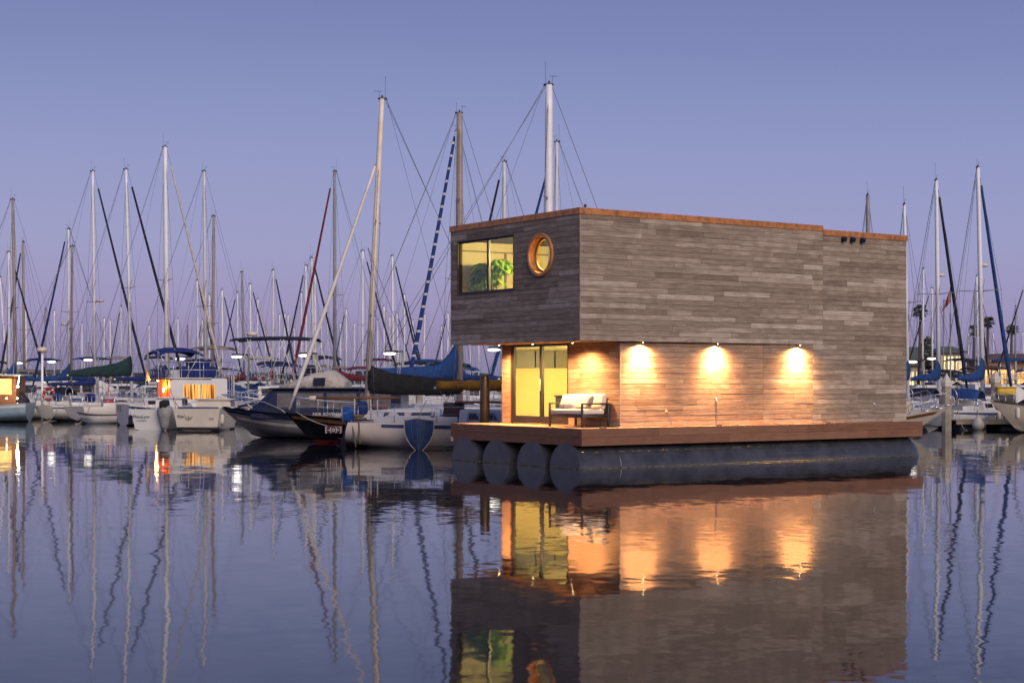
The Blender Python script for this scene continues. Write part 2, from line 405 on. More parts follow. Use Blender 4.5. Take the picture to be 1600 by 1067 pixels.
def clad(mb, u0, u1, v0, v1, place, off, rowh, holes=(), circle=None, seg=(.9, 3.2), gap=.008, jit=.0025, seed=1, v_origin=None):
    """boards on a wall: place(u, v, d) -> point, off = thickness; holes [(u0,u1,v0,v1)]; circle (cu, cv, r)"""
    rr = random.Random(seed)
    v_origin = v0 if v_origin is None else v_origin
    cuts = {v0, v1}
    k = math.floor((v0 - v_origin) / rowh)
    rows = []
    v = v_origin + k * rowh
    while v < v1 - 1e-6:
        rows.append((max(v, v0), min(v + rowh, v1))); v += rowh
    for (a, b) in rows:
        if b - a < .012: continue
        joints = [u0]; u = u0 - rr.random() * seg[0]
        while True:
            u += rr.uniform(*seg)
            if u > u1 - .15: break
            if u > u0 + .15: joints.append(u)
        joints.append(u1)
        subs = sorted({a, b} | {h for hh in holes for h in hh[2:] if a + .006 < h < b - .006})
        depth = {}
        for sa, sb in zip(subs, subs[1:]):
            mid = (sa + sb) / 2
            for i in range(len(joints) - 1):
                iv = [(joints[i], joints[i + 1])]
                for (h0, h1, g0, g1) in holes:
                    if g0 < mid < g1:
                        nv = []
                        for (p, q) in iv:
                            if h1 <= p or h0 >= q: nv.append((p, q)); continue
                            if p < h0: nv.append((p, h0))
                            if q > h1: nv.append((h1, q))
                        iv = nv
                d = depth.setdefault(i, rr.uniform(-jit, jit))
                for (p, q) in iv:
                    if q - p < .02: continue
                    pa, qa = p + (.0035 if jit else .0015), q - .0015
                    g = gap / 2 if gap else 0
                    lo_, hi_ = sa + (g if sa == a else 0), sb - (g if sb == b else 0)
                    if circle and pa < circle[0] + circle[2] and qa > circle[0] - circle[2] and lo_ < circle[1] + circle[2] and hi_ > circle[1] - circle[2]:
                        cu, cvv, cr = circle
                        nS = max(6, int((hi_ - lo_) / .04))
                        vs = [lo_ + (hi_ - lo_) * t / nS for t in range(nS + 1)]
                        hwid = [math.sqrt(max(0, cr * cr - (t - cvv) ** 2)) for t in vs]
                        if pa < cu:
                            e = [(max(pa, min(qa, cu - w)), t) for w, t in zip(hwid, vs)]
                            poly = [(pa, lo_)] + e + [(pa, hi_)]
                            _strip(mb, poly, place, d, off)
                        if qa > cu:
                            e = [(min(qa, max(pa, cu + w)), t) for w, t in zip(hwid, vs)]
                            poly = [(qa, lo_)] + e + [(qa, hi_)]
                            _strip(mb, poly, place, d, off)
                    else:
                        P = [place(pa, lo_, d), place(qa, lo_, d), place(qa, hi_, d), place(pa, hi_, d)]
                        Q = [place(pa, lo_, d + off), place(qa, lo_, d + off), place(qa, hi_, d + off), place(pa, hi_, d + off)]
                        mb.add(P + Q, [(0, 1, 2, 3), (7, 6, 5, 4), (0, 4, 5, 1), (1, 5, 6, 2), (2, 6, 7, 3), (3, 7, 4, 0)])
def _strip(mb, poly, place, d, off):
    # poly: base corner, curved edge samples, base corner -> quads against the straight side
    b0, edge, b1 = poly[0], poly[1:-1], poly[-1]
    n = len(edge)
    base = [(b0[0], t) for (_, t) in edge]
    vs = []
    for dd in (d, d + off):
        vs += [place(u, v, dd) for (u, v) in base] + [place(u, v, dd) for (u, v) in edge]
    fs = []
    for i in range(n - 1):
        fs.append((i, i + 1, n + i + 1, n + i)); fs.append((2 * n + i, 3 * n + i, 3 * n + i + 1, 2 * n + i + 1))
        fs.append((n + i, n + i + 1, 3 * n + i + 1, 3 * n + i)); fs.append((i, 2 * n + i, 2 * n + i + 1, i + 1))
    fs.append((0, n, 3 * n, 2 * n)); fs.append((n - 1, 3 * n - 1, 4 * n - 1, 2 * n - 1))
    mb.add(vs, fs)

XB = 6.90
def wy(x):      # the ground floor wall runs slightly askew under the overhang and splays out flush at its end
    if x <= XB: return FY - (FY - .10) * max(0, (x - FX) / (XB - FX))
    return .10 - .096 * min(1, (x - XB) / (REC - XB))
skew = lambda o: (lambda u, v, d: Vector((u, wy(u) + o - d, v)))
front = lambda x: (lambda u, v, d: Vector((x - d, u, v)))       # wall facing -x, u = y
side = lambda y: (lambda u, v, d: Vector((u, y - d, v)))        # wall facing -y, u = x
back = lambda y: (lambda u, v, d: Vector((u, y + d, v)))
endw = lambda x: (lambda u, v, d: Vector((x + d, u, v)))
WIN = (3.19, 6.24, 5.03, 6.665)        # upper window opening (y0,y1,z0,z1)
CIR = (1.844, 5.976, .535)
ROW = .1515
T = .022
# sheathing (structure behind boards)
s = MB()
clad(s, .026, WB - .026, SOF, CAPB, front(.12), .12 - T, 10, [WIN], CIR, seg=(50, 60), gap=0, jit=0)
clad(s, .12, XE, SOF, CAPB - .1, side(.12), .12 - T, 10, [], None, seg=(50, 60), gap=0, jit=0)
clad(s, .12, XE, SOF, CAPB - .1, back(WB - .12), .12 - T, 10, [], None, seg=(50, 60), gap=0, jit=0)
clad(s, .12, WB - .12, DECK, CAPB - .1, endw(XE - .14), .12 - T, 10, [], None, seg=(50, 60), gap=0, jit=0)
clad(s, FY + .026, FYB - .026, DECK, SOF - .004, front(FX + .12), .12 - T, 10, [(2.62, 5.61, DECK - 1, SOF + 1)], None, seg=(50, 60), gap=0, jit=0)
clad(s, FX + .12, XB, DECK, SOF - .004, skew(.12), .12 - T, 10, [], None, seg=(50, 60), gap=0, jit=0); clad(s, XB, REC, DECK, SOF - .004, skew(.12), .12 - T, 10, [], None, seg=(50, 60), gap=0, jit=0)
clad(s, REC, XE, DECK, SOF - .004, side(.12), .12 - T, 10, [], None, seg=(50, 60), gap=0, jit=0)
clad(s, FX + .12, XE, DECK, SOF - .004, back(FYB - .12), .12 - T, 10, [], None, seg=(50, 60), gap=0, jit=0)
s.build('sheathing', SHEATH, house)
# boards
w = MB(); clad(w, 0, WB, SOF, CAPB, front(T), T, ROW, [WIN], CIR, seed=3); w.build('front_cladding', WEATHER, house)
w = MB(); clad(w, 0.001, XS, SOF, CAPB, side(T), T, ROW, seed=5); 
clad(w, XS, XE - .02, SOF, CAPB - .11, side(T), T, ROW, seed=6); w.build('side_cladding', WEATHER, house)
w = MB(); clad(w, 0.001, XE - .02, SOF, CAPB - .11, back(WB - T), T, ROW, seed=8)
clad(w, T, WB - T, DECK, CAPB - .11, endw(XE - .022), T, ROW, seed=9); w.build('rear_cladding', WEATHER, house)
w = MB(); clad(w, FY, 2.62, DECK + .01, SOF - .006, front(FX + T), T, ROW, seed=12); w.build('entrance_cladding', WEATHERLIT, house)
w = MB(); clad(w, 5.662, FYB, DECK + .01, SOF - .006, front(FX + T), T, ROW, seed=13); w.build('entrance_cladding', WEATHERLIT, house)
w = MB(); clad(w, FX + .001, XB, DECK + .01, SOF - .006, skew(T), T, ROW, seed=14); w.build('ground_floor_cladding', WEATHERLIT, house)
w = MB(); clad(w, XB, REC, DECK + .01, SOF - .006, skew(T), T, ROW, seed=24)
w.build('splay_cladding', SPLAYW, house)
w = MB(); clad(w, REC + .001, XE - .02, DECK + .01, SOF, side(T), T, ROW, seed=16, v_origin=SOF - ROW * 30); w.build('end_cladding', WEATHER, house)
w = MB(); clad(w, FX + .12, XE - .02, DECK + .01, SOF - .006, back(FYB - T), T, ROW, seed=18); w.build('rear_ground_cladding', WEATHERLIT, house)
# corner trims
w = MB(); w.box((-.004, -.004, SOF - .003), (.03, .03, CAPB)); w.box((FX - .004, FY - .004, DECK + .004), (FX + .028, FY + .028, SOF - .008)); w.build('corner_trim', WEATHER, house)
# copper parapet cap
cp = MB(); o_ = .022
cp.box((-o_, -o_, CAPB), (XS, .14, TOP)); cp.box((-o_, .142, CAPB + .001), (.14, WB + o_, TOP - .002)); cp.box((.142, WB - .14, CAPB + .001), (XS, WB + o_ - .001, TOP - .001))
cp.build('parapet_cap', COPPER, house)
d = .11
cp = MB(); cp.box((XS + .002, -o_ + .004, CAPB - d), (XE + o_, .14, TOP - d)); cp.box((XS + .002, WB - .14, CAPB - d), (XE + o_, WB + o_ - .004, TOP - d - .001)); cp.box((XE - .13, .142, CAPB - d), (XE + o_ - .001, WB - .142, TOP - d - .002)); cp.box((XS - .15, .142, CAPB - d - .1), (XS - .004, WB - .142, TOP - .003))
cp.build('stepped_parapet_cap', COPPER, house)
rf = MB(); rf.box((.143, .143, CAPB - .28), (XS - .153, WB - .143, CAPB - .1)); rf.box((XS, .143, CAPB - .4), (XE - .14, WB - .143, CAPB - .2)); rf.build('roof', ROOFM, house)
rf = MB(); rf.loft([[Vector((11.0, y, 6.9)), Vector((11.2, y, 7.22)), Vector((12.0, y, 7.27)), Vector((12.9, y, 7.2)), Vector((12.95, y, 6.9))] for y in (2.2, 2.35, 4.4, 4.55)], smooth=False); rf.build('roof_hatch', ROOFM, house)
so = MB()
k = 0
y = 0.003
while y < WB - .05:
    so.box((.026, y + .003, SOF - .0), (FX + .1, min(y + .14, WB), SOF + .02)); y += .143
so.box((FX + .1, .026, SOF), (REC - .3, FY + .1, SOF + .02))
so.build('soffit', WEATHERLIT, house)
# upper floor, lower floor, ceilings, inner walls
f = MB(); f.box((.13, .13, SOF + .03), (XE - .15, WB - .13, SOF + .2)); f.build('upper_floor', IFLOOR, house)
f = MB(); f.box((.13, .13, 6.72), (XE - .15, WB - .13, 6.705 + .04)); f.box((FX + .13, FY + .13, SOF - .06), (XE - .15, FYB - .13, SOF - .02)); f.build('ceiling', ICEIL, house)
f = MB()
clad(f, .14, WB - .14, SOF + .2, 6.72, front(.128), .004, 10, [WIN], CIR, seg=(50, 60), gap=0, jit=0)
f.box((3.6, 2.6, SOF + .2), (3.68, WB - .13, 6.72)); f.box((2.6, .13, SOF + .2), (2.68, 1.0, 6.72)); f.box((4.6, .13, SOF + .2), (4.68, 2.598, 6.72))
f.box((.13, .125, SOF + .2), (XE - .2, .133, 6.72)); f.box((.13, WB - .133, SOF + .2), (XE - .2, WB - .125, 6.72))
f.build('upper_room_wall', IWALL, house)
f = MB(); f.box((1.90, WB - .16, SOF + .2), (1.98, WB - .134, 6.40)); f.box((.14, WB - .155, 6.40), (3.598, WB - .134, 6.44)); f.build('upper_room_trim', mat('interior trim', (.16, .12, .08), .6), house)
f = MB()
f.box((4.6, FY + .13, DECK), (4.68, FYB - .13, SOF - .06)); f.box((FX + .13, FY + .125, DECK), (4.6, FY + .133, SOF - .06)); f.box((FX + .13, FYB - .133, DECK), (4.6, FYB - .125, SOF - .06))
f.box((FX + .122, FY + .14, DECK), (FX + .13, 2.61, SOF - .06))
f.build('lower_room_wall', IWALLY, house)
f = MB(); f.box((FX + .05, FY + .1, DECK - .02), (XE - .2, FYB - .1, DECK + .01)); f.build('lower_floor', IFLOOR, house)
OLIVE = mat('olive cabinet', (.085, .068, .022), .5)
f = MB(); 
for x0 in (FX + .2, FX + .95, FX + 1.7, FX + 2.4): f.box((x0, FYB - .50, 2.82), (x0 + .695, FYB - .134, SOF - .17))
f.build('wall_cabinet', OLIVE, house)

# upper window
def frame_front(name, x, y0, y1, z0, z1, t, dep, mulls, parent, panes=True):
    fr = MB()
    fr.box((x, y0, z0), (x + dep, y1, z0 + t)); fr.box((x, y0, z1 - t), (x + dep, y1, z1))
    fr.box((x + .001, y0, z0 + t), (x + dep - .001, y0 + t, z1 - t)); fr.box((x + .001, y1 - t, z0 + t), (x + dep - .001, y1, z1 - t))
    for m_, tm in mulls: fr.box((x + .002, m_ - tm / 2, z0 + t), (x + dep - .002, m_ + tm / 2, z1 - t))
    fo = fr.build(name + '_frame', FRAMEB, parent)
    return fo
win = frame_front('window', .05, WIN[0], WIN[1], WIN[2], WIN[3], .075, .075, [(4.64, .10)], house)
g = MB(); g.box((.085, WIN[0] + .06, WIN[2] + .06), (.092, 4.6, WIN[3] - .06)); g.box((.095, 4.68, WIN[2] + .06), (.102, WIN[1] - .06, WIN[3] - .06)); g.build('window_pane', GLASS, win)
g = MB()
for (a, b, c, d_) in ((WIN[0] - .0, WIN[0] + .03, WIN[2], WIN[3]), (WIN[1] - .03, WIN[1], WIN[2], WIN[3]), (WIN[0] + .03, WIN[1] - .03, WIN[2], WIN[2] + .03), (WIN[0] + .03, WIN[1] - .03, WIN[3] - .03, WIN[3])):
    g.box((-.012, a, c), (.05, b, d_))
g.build('window_casing', mat('window casing brown', (.05, .03, .022), .5), win)
# round window: copper ring tube reaching through the wall
MR = Matrix.Translation((0, CIR[0], CIR[1])) @ Matrix.Rotation(PI / 2, 4, 'Y')   # lathe axis z -> +x
rg = MB()
prof = [(.615, -.05), (.615, .03), (.53, .032), (.53, .20), (.50, .20), (.50, -.02), (.515, -.06), (.60, -.062), (.615, -.05)]
rings = []
for r_, z_ in prof:
    rings.append([MR @ Vector((r_ * math.cos(2 * PI * j / 56), r_ * math.sin(2 * PI * j / 56), z_)) for j in range(56)])
rg.loft(rings, True, False)
COPR = mat('copper ring', (.68, .31, .11), .5, .35, var=.35, vscale=4)
ro = rg.build('round_window', COPR, house)
md = ro.modifiers.new('es', 'EDGE_SPLIT'); md.split_angle = R_(40)
g = MB(); g.lathe([(.505, .17), (.505, .176)], 48, MR); g.build('pane', GLASS, ro)
g = MB(); rings = []
for r_, z_ in [(.502, .14), (.502, .19), (.44, .19), (.44, .14), (.502, .14)]:
    rings.append([MR @ Vector((r_ * math.cos(2 * PI * j / 48), r_ * math.sin(2 * PI * j / 48), z_)) for j in range(48)])
g.loft(rings, True, False, False); g.build('sash', mat('brass sash', (.45, .24, .09), .4, .6), ro)

# sliding door
DY0, DY1, DZ1 = 2.62, 5.61, SOF - .004
door = frame_front('sliding_door', FX + .01, DY0, DY1, DECK + .03, DZ1, .07, .10, [(4.04, .11)], house)
g = MB(); g.box((FX + .05, DY0 + .06, DECK + .16), (FX + .056, 4.01, DZ1 - .06)); g.box((FX + .07, 4.08, DECK + .16), (FX + .076, DY1 - .06, DZ1 - .06)); g.build('door_pane', GLASS, door)
g = MB(); g.box((FX + .012, DY0 + .07, DECK + .1), (FX + .1, DY1 - .07, DECK + .24)); g.box((FX + .02, DY1 - .15, DECK + .24), (FX + .09, DY1 - .07, DZ1 - .07)); g.build('door_rail', FRAMEB, door)
g = MB(); g.rbox((FX - .03, 4.02, DECK + 1.0), (FX + .006, 4.06, DECK + 1.35), .008); g.build('door_handle', STEEL, door)
g = MB(); g.box((FX - .008, DY1, DECK + .01), (FX + .024, DY1 + .05, DZ1 - .01)); g.build('door_jamb', mat('jamb cedar', (.30, .15, .07), .6), door)

# deck
DX0, DX1, DYa, DYb = -.02, 13.58, -.12, 6.52
dk = MB(); x = DX0
y = DYa
rr = random.Random(4)
while y < DYb - .01:
    y2 = min(y + .138, DYb)
    x = DX0 + .03
    while x < DX1 - .03:
        x2 = min(x + rr.uniform(2.4, 4.8), DX1 - .03)
        dk.box((x + .001, y + .003, DECK - .035), (x2 - .001, y2 - .001, DECK)); x = x2
    y = y2
dk.build('deck_board', DECKTOP, house)['kind'] = 'stuff'
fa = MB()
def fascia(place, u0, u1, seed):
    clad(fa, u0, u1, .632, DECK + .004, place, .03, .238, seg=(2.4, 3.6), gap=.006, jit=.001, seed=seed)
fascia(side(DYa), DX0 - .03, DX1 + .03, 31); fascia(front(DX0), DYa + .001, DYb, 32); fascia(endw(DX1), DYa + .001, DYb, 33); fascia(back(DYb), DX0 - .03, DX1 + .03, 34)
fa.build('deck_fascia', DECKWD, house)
js = MB()
x = .2
while x < 13.45:
    js.box((x, DYa + .03, .70), (x + .045, DYb - .02, DECK - .037)); x += .405
js.build('joist', mat('joist timber', (.09, .06, .045), .8), house)['kind'] = 'stuff'
bm_ = MB()
for yy in (.1, .95, 1.8, 2.65, 3.5, 4.35, 5.2, 6.1): bm_.box((.15, yy, .60), (13.4, yy + .09, .698))
bm_.build('bearer', mat('bearer timber', (.05, .035, .028), .8), house)
# pontoons
for yc in (.545, 2.16, 3.96, 5.68):
    p = MB(); prof = [(.001, -.115), (.715, -.115)]
    prof += [(.715, 1.2 * i) for i in range(0, 11)] + [(.715, 13.2)]
    prof += [(.715 * math.cos(t * PI / 2 / 6), 13.2 + .66 * math.sin(t * PI / 2 / 6)) for t in range(1, 6)] + [(.02, 13.87)]
    M_ = Matrix.Translation((0, yc, -.03)) @ Matrix.Rotation(PI / 2, 4, 'Y')
    p.lathe(prof, 40, M_)
    po = p.build('pontoon', PONT, house)
    md = po.modifiers.new('es', 'EDGE_SPLIT'); md.split_angle = R_(50)
    sm = MB()
    sm.tube([(-.09, yc - .715, .012), (13.15, yc - .715, .012)], .014, 6)
    sm.box((-.135, yc - .69, .0), (-.117, yc + .69, .03))
    for xx in (1.32,):
        rings = [[M_ @ Vector((q * math.cos(a), q * math.sin(a), xx + dx)) for a in [2 * PI * j / 40 for j in range(40)]] for (q, dx) in ((.712, -.02), (.722, -.012), (.722, .012), (.712, .02))]
        rg_ = MB(); rg_.loft(rings, True, False); rg_.build('end_collar', PONT, po)
    sm.build('weld_seam', mat('weld seam', (.13, .125, .085), .7, var=.8, vscale=6), po)
# small fixtures
for px_ in (10.12, 10.5, 10.94):
    h = MB()
    Mx = Matrix.Translation((px_, -.10, 6.79)) @ Matrix.Rotation(R_(28), 4, 'X')
    h.rbox((-.06, -.065, -.07), (.06, .065, .065), .016, 2, Mx)
    fl = h.build('floodlight', mat('floodlight housing', (.012, .014, .03), .5), house)
    h = MB(); h.box((px_ - .02, -.08, 6.80), (px_ + .02, -.001, 6.86)); h.build('bracket', DKFIT, fl)
def downlight(x, y, E, size=78, E2=0, size2=32, col=(1, .53, .21), k=1.):
    M_ = Matrix.Translation((x, y, SOF - .022)) @ Matrix.Diagonal((k, k, 1, 1))
    h = MB(); h.lathe([(.02, .02), (.055, .02), (.055, .0), (.048, -.005), (.048, .012), (.02, .012)], 20, M_)
    o = h.build('downlight', DKFIT, house)
    h = MB(); h.lathe([(.001, -.013), (.013, -.010), (.024, .0005), (.044, .011), (.001, .011)], 16, M_); h.build('bulb', emit_mat('downlight bulb', (1, .72, .38), 70), o)
    for e, sz, bl in ((E, size, .8), (E2, size2, 1.)):
        l = bpy.data.lights.new('downlight_lamp', 'SPOT'); l.energy = e; l.spot_size = R_(sz * 2); l.spot_blend = bl; l.shadow_soft_size = .03; l.color = col
        lo = bpy.data.objects.new('downlight_lamp', l); COL.objects.link(lo); lo.parent = house; lo.location = (x, y, SOF - .085)
for xx in (2.25, 5.01, 8.2): downlight(xx, wy(xx) - (.135 if xx < 8 else .165), 640, 83, 2300, 50, k=.6)
h = MB(); h.rbox((8.17, wy(8.2) - .20, SOF - .018), (8.23, wy(8.2), SOF - .004), .004, 1); h.build('lamp_bracket', DKFIT, house)
for yy in (1.55, 3.53, 5.3): downlight(.90, yy, 800, 78, 300, 40)
def area(x, y, z, sx, sy, E, col, name):
    l = bpy.data.lights.new(name, 'AREA'); l.shape = 'RECTANGLE'; l.size = sx; l.size_y = sy; l.energy = E; l.color = col
    lo = bpy.data.objects.new(name, l); COL.objects.link(lo); lo.parent = house; lo.location = (x, y, z)
    h = MB(); h.rbox((x - sx / 2, y - sy / 2, z + .01), (x + sx / 2, y + sy / 2, z + .035), .008); h.build('ceiling_light', emit_mat('ceiling panel lamp', (1, .66, .30), 3), house)
def pendant(x, y, z, ztop, E, col):
    l = bpy.data.lights.new('pendant_lamp', 'POINT'); l.energy = E; l.color = col; l.shadow_soft_size = .09
    lo = bpy.data.objects.new('pendant_lamp', l); COL.objects.link(lo); lo.parent = house; lo.location = (x, y, z)
    h = MB(); h.tube([(x, y, z + .14), (x, y, ztop)], .008, 5); o = h.build('ceiling_pendant', DKFIT, house)
    h = MB(); h.lathe([(.03, .24), (.05, .22), (.16, .15), (.17, .13), (.155, .125), (.02, .125)], 20, Matrix.Translation((x, y, z)))
    h.build('lamp_shade', emit_mat('lamp shade glow', (1, .70, .32), 2.5), o)
pendant(1.05, 2.35, 6.2, 6.70, 1150, (1, .72, .27))
pendant(2.6, 1.3, 2.95, SOF - .06, 480, (1, .82, .34)); pendant(3.6, 3.6, 2.9, SOF - .06, 220, (1, .82, .34))
h = MB(); y_ = wy(5.05)
h.tube([(5.05, y_, 1.86), (5.05, y_ - .025, 1.86), (5.05, y_ - .03, 1.76)], .016, 8); h.torus((0, 0, 0), .032, .008, Matrix.Translation((5.05, y_ - .02, 1.90)), 14, 6); h.tube([(5.05, y_ - .02, 1.86), (5.05, y_ - .02, 1.90)], .008, 6)
h.build('hose_tap', STEEL, house)
h = MB(); h.rbox((3.16, wy(3.2) - .03, 1.50), (3.23, wy(3.2), 1.57), .01); h.build('outlet_box', WEATHERLIT, house)
h = MB(); h.rbox((11.5, -.03, 1.62), (11.58, 0, 1.72), .01); h.build('outlet_box', STEEL, house)
h = MB()
for xx in (.72, 4.95, 9.4):
    h.rbox((xx - .12, DYa - .02, DECK + .005), (xx + .12, DYa + .05, DECK + .03), .008); h.tube([(xx - .05, DYa + .015, DECK), (xx - .05, DYa + .015, DECK + .06)], .012, 6); h.tube([(xx + .05, DYa + .015, DECK), (xx + .05, DYa + .015, DECK + .06)], .012, 6)
h.build('mooring_cleat', DKFIT, house)
h = MB(); h.rbox((-.10, 6.42, .55), (-.03, 6.58, .70), .02); h.build('rubber_fender', CTAN, house)
h = MB()
h.tube([(.4, WB, 6.66), (.4, WB + .22, 6.66)], .02, 6); h.ell((.4, WB + .24, 6.66), (.1, .08, .09)); h.build('horn_speaker', OFFW, house)
h = MB()
for z_ in (6.05, 5.86): h.tube([(.4, WB, z_), (.4, WB + .24, z_)], .018, 6); h.ell((.4, WB + .26, z_), (.05, .05, .06))
h.build('wall_hook', DKFIT, house)
h = MB()
h.tube([(.45, .35, TOP - .2), (.45, .35, TOP + .1)], .012, 5); h.ell((.45, .35, TOP + .1), (.04, .04, .05)); h.build('roof_light', DKFIT, house)

# ------------------------------------------------------------------ loveseat and pillows
S0, S1, SX0, SX1 = .57, 2.17, .50, 1.45
ls = thing('outdoor_loveseat', 'dark framed outdoor loveseat with cream cushions on the deck', 'sofa', hw(SX0, S0, DECK), HA)
dx, dy = SX1 - SX0, S1 - S0
SOFAF = mat('sofa frame', (.035, .032, .03), .4, var=.15)
CUSH = mat('cushion fabric', (.72, .64, .54), .9, var=.1, vscale=5, bump=.3, bscale=6)
for (yy) in (0, dy):
    for (xx) in (0, dx):
        q = MB(); q.rbox((xx - .03 if xx else 0, yy - .06 if yy else 0, 0), (xx + .03 if xx else .06, yy if yy else .06, .64), .006, 1); q.build('leg', SOFAF, ls)
    q = MB(); q.rbox((0, yy - .06 if yy else 0, .64), (dx + .03, yy if yy else .06, .685), .006, 1); q.build('armrest', SOFAF, ls)
q = MB(); q.rbox((.005, .06, .27), (.055, dy - .06, .36), .006, 1); q.rbox((dx - .05, .06, .27), (dx, dy - .06, .36), .006, 1)
for yy in (.01, dy - .05): q.rbox((.06, yy, .275), (dx - .03, yy + .04, .355), .006, 1)
for i in range(7): q.box((.05, .1 + i * (dy - .24) / 6, .33), (dx - .05, .14 + i * (dy - .24) / 6, .35))
q.build('seat_frame', SOFAF, ls)
q = MB()
Mb = Matrix.Translation((dx - .07, 0, .36)) @ Matrix.Rotation(R_(10), 4, 'Y')
for i in range(8): q.box((0, .08 + i * (dy - .2) / 7, 0), (.02, .12 + i * (dy - .2) / 7, .44), Mb)
q.box((-.005, .06, .42), (.03, dy - .06, .46), Mb); q.build('backrest', SOFAF, ls)
q = MB(); q.rbox((.015, .065, .362), (dx - .1, dy - .065, .505), .045, 3); q.build('seat_cushion', CUSH, ls)
for (a, b) in ((.07, dy / 2 - .005), (dy / 2 + .005, dy - .07)):
    q = MB(); q.rbox((-.17, a, .13), (-.01, b, .56), .06, 3, Mb); q.build('back_cushion', CUSH, ls)
def pillow(lx, ly, rot, tilt, size, m, label):
    q = MB(); n = 10; vt = []; fs = []
    for sd in (1, -1):
        for i in range(n + 1):
            for j in range(n + 1):
                u, v = 2 * i / n - 1, 2 * j / n - 1
                th = .085 * ((1 - u ** 4) * (1 - v ** 4)) ** .6
                pin = 1 - .07 * (u * u + v * v) * (1 - max(abs(u), abs(v)) * .2)
                vt.append(Vector((sd * th, u * size / 2 * (1 - .06 * (1 - abs(v))), v * size / 2 * (1 - .06 * (1 - abs(u))))))
    o = (n + 1) ** 2
    for k_ in (0, o):
        for i in range(n):
            for j in range(n): fs.append((k_ + i * (n + 1) + j, k_ + (i + 1) * (n + 1) + j, k_ + (i + 1) * (n + 1) + j + 1, k_ + i * (n + 1) + j + 1))
    Mp = Matrix.Rotation(rot, 4, 'Z') @ Matrix.Rotation(tilt, 4, 'Y')
    q.add([Mp @ p for p in vt], fs, True)
    ob = q.build('throw_pillow', m, None); wloc = hw(SX0 + lx, S0 + ly, DECK + .51 + size / 2 * .96)
    ob.location = wloc; ob.rotation_euler = (0, 0, HA); tag(ob, label, 'pillow', 'throw pillows on the loveseat')
PILA = mat('pillow cream', (.74, .68, .58), .9, var=.06)
PILB = stripe_mat('pillow dark stripes', (.70, .64, .55), (.28, .25, .22), 'Y', 9, .9, duty=.86)
PILC = mat('pillow taupe', (.42, .37, .31), .9, var=.08)
pillow(.44, 1.30, R_(12), R_(28), .44, PILB, 'thinly striped cream pillow at the far door end of the loveseat')
pillow(.40, 1.02, R_(14), R_(24), .44, PILA, 'plain pale pillow leaning beside the striped one on the loveseat')
pillow(.48, .27, R_(-38), R_(22), .42, PILC, 'taupe pillow tilted against the near armrest of the loveseat')

# ------------------------------------------------------------------ plants indoors
def leafy(mb, c, n, spread, leafl, rr, up=.2, droop=.5):
    for i in range(n):
        d = Vector((rr.gauss(0, 1), rr.gauss(0, 1), rr.gauss(.15, .8))); d.normalize()
        base = Vector(c) + Vector((d.x * spread[0], d.y * spread[1], d.z * spread[2])) * rr.uniform(.35, 1)
        k_ = rr.randint(6, 8); tw = rr.random() * 6
        for j in range(k_):
            a = tw + 2 * PI * j / k_
            o = Vector((math.cos(a), math.sin(a), -droop * rr.uniform(.4, 1.2))); o.normalize()
            s_ = o.cross(Vector((0, 0, 1))).normalized(); L = leafl * rr.uniform(.7, 1.15); wd = L * .2
            p0 = base; p1 = base + o * L * .5 + Vector((0, 0, .02)); p2 = base + o * L - Vector((0, 0, L * .15))
            mb.add([p0, p1 + s_ * wd, p2, p1 - s_ * wd, p1 - Vector((0, 0, wd * .4))], [(0, 1, 4), (1, 2, 4), (2, 3, 4), (3, 0, 4)])
def leaf_mat(name, c):
    if name in MATS: return MATS[name]
    m, nt, out = new_mat(name)
    b = N(nt, 'ShaderNodeBsdfPrincipled'); b.inputs['Roughness'].default_value = .4
    g = N(nt, 'ShaderNodeNewGeometry'); r = N(nt, 'ShaderNodeValToRGB'); r.color_ramp.elements[0].color = (c[0] * .6, c[1] * .6, c[2] * .6, 1); r.color_ramp.elements[1].color = (c[0] * 1.35, c[1] * 1.25, c[2], 1)
    nt.links.new(g.outputs['Random Per Island'], r.inputs['Fac']); nt.links.new(r.outputs['Color'], b.inputs['Base Color'])
    t = N(nt, 'ShaderNodeBsdfTranslucent'); nt.links.new(r.outputs['Color'], t.inputs['Color'])
    mx = N(nt, 'ShaderNodeMixShader'); mx.inputs[0].default_value = .3; nt.links.new(b.outputs[0], mx.inputs[1]); nt.links.new(t.outputs[0], mx.inputs[2])
    nt.links.new(mx.outputs[0], out.inputs['Surface']); MATS[name] = m; return m
LEAFG = leaf_mat('houseplant leaf', (.34, .62, .06))
LEAFD = leaf_mat('dark leaf', (.035, .07, .02))
pl = thing('umbrella_plant', 'bushy green umbrella plant standing behind the upper window', 'potted plant', hw(.60, 5.40, SOF + .36), HA)
q = MB(); rr = random.Random(21)
leafy(q, (0, .15, 1.75), 110, (.34, .70, .46), .34, rr); leafy(q, (0, -.62, 1.98), 50, (.3, .48, .28), .30, rr); leafy(q, (0, .45, 1.45), 34, (.3, .40, .2), .28, rr)
q.build('foliage', LEAFG, pl)
q = MB()
for (a, b) in ((.3, 1.7), (-.35, 1.9), (.55, 1.4), (0, 1.6)): q.tube([(0, 0, .35), (0.02, a * .4, .9), (0, a, b)], [.022, .016, .008], 6)
q.build('stem', mat('plant stem', (.10, .07, .03), .8), pl)
q = MB(); q.lathe([(.14, 0), (.19, .38), (.2, .4), (.175, .4), (.17, .34), (.001, .34)], 20); q.build('pot', mat('plant pot', (.35, .33, .30), .5), pl)
ct = thing('sideboard', 'dark sideboard inside the glass door behind the loveseat', 'sideboard', hw(2.0, 2.45, DECK + .01), HA)
q = MB(); q.rbox((0, 0, .82), (.5, 1.55, .86), .01, 1); q.build('top', mat('sideboard dark', (.03, .032, .022), .4), ct)
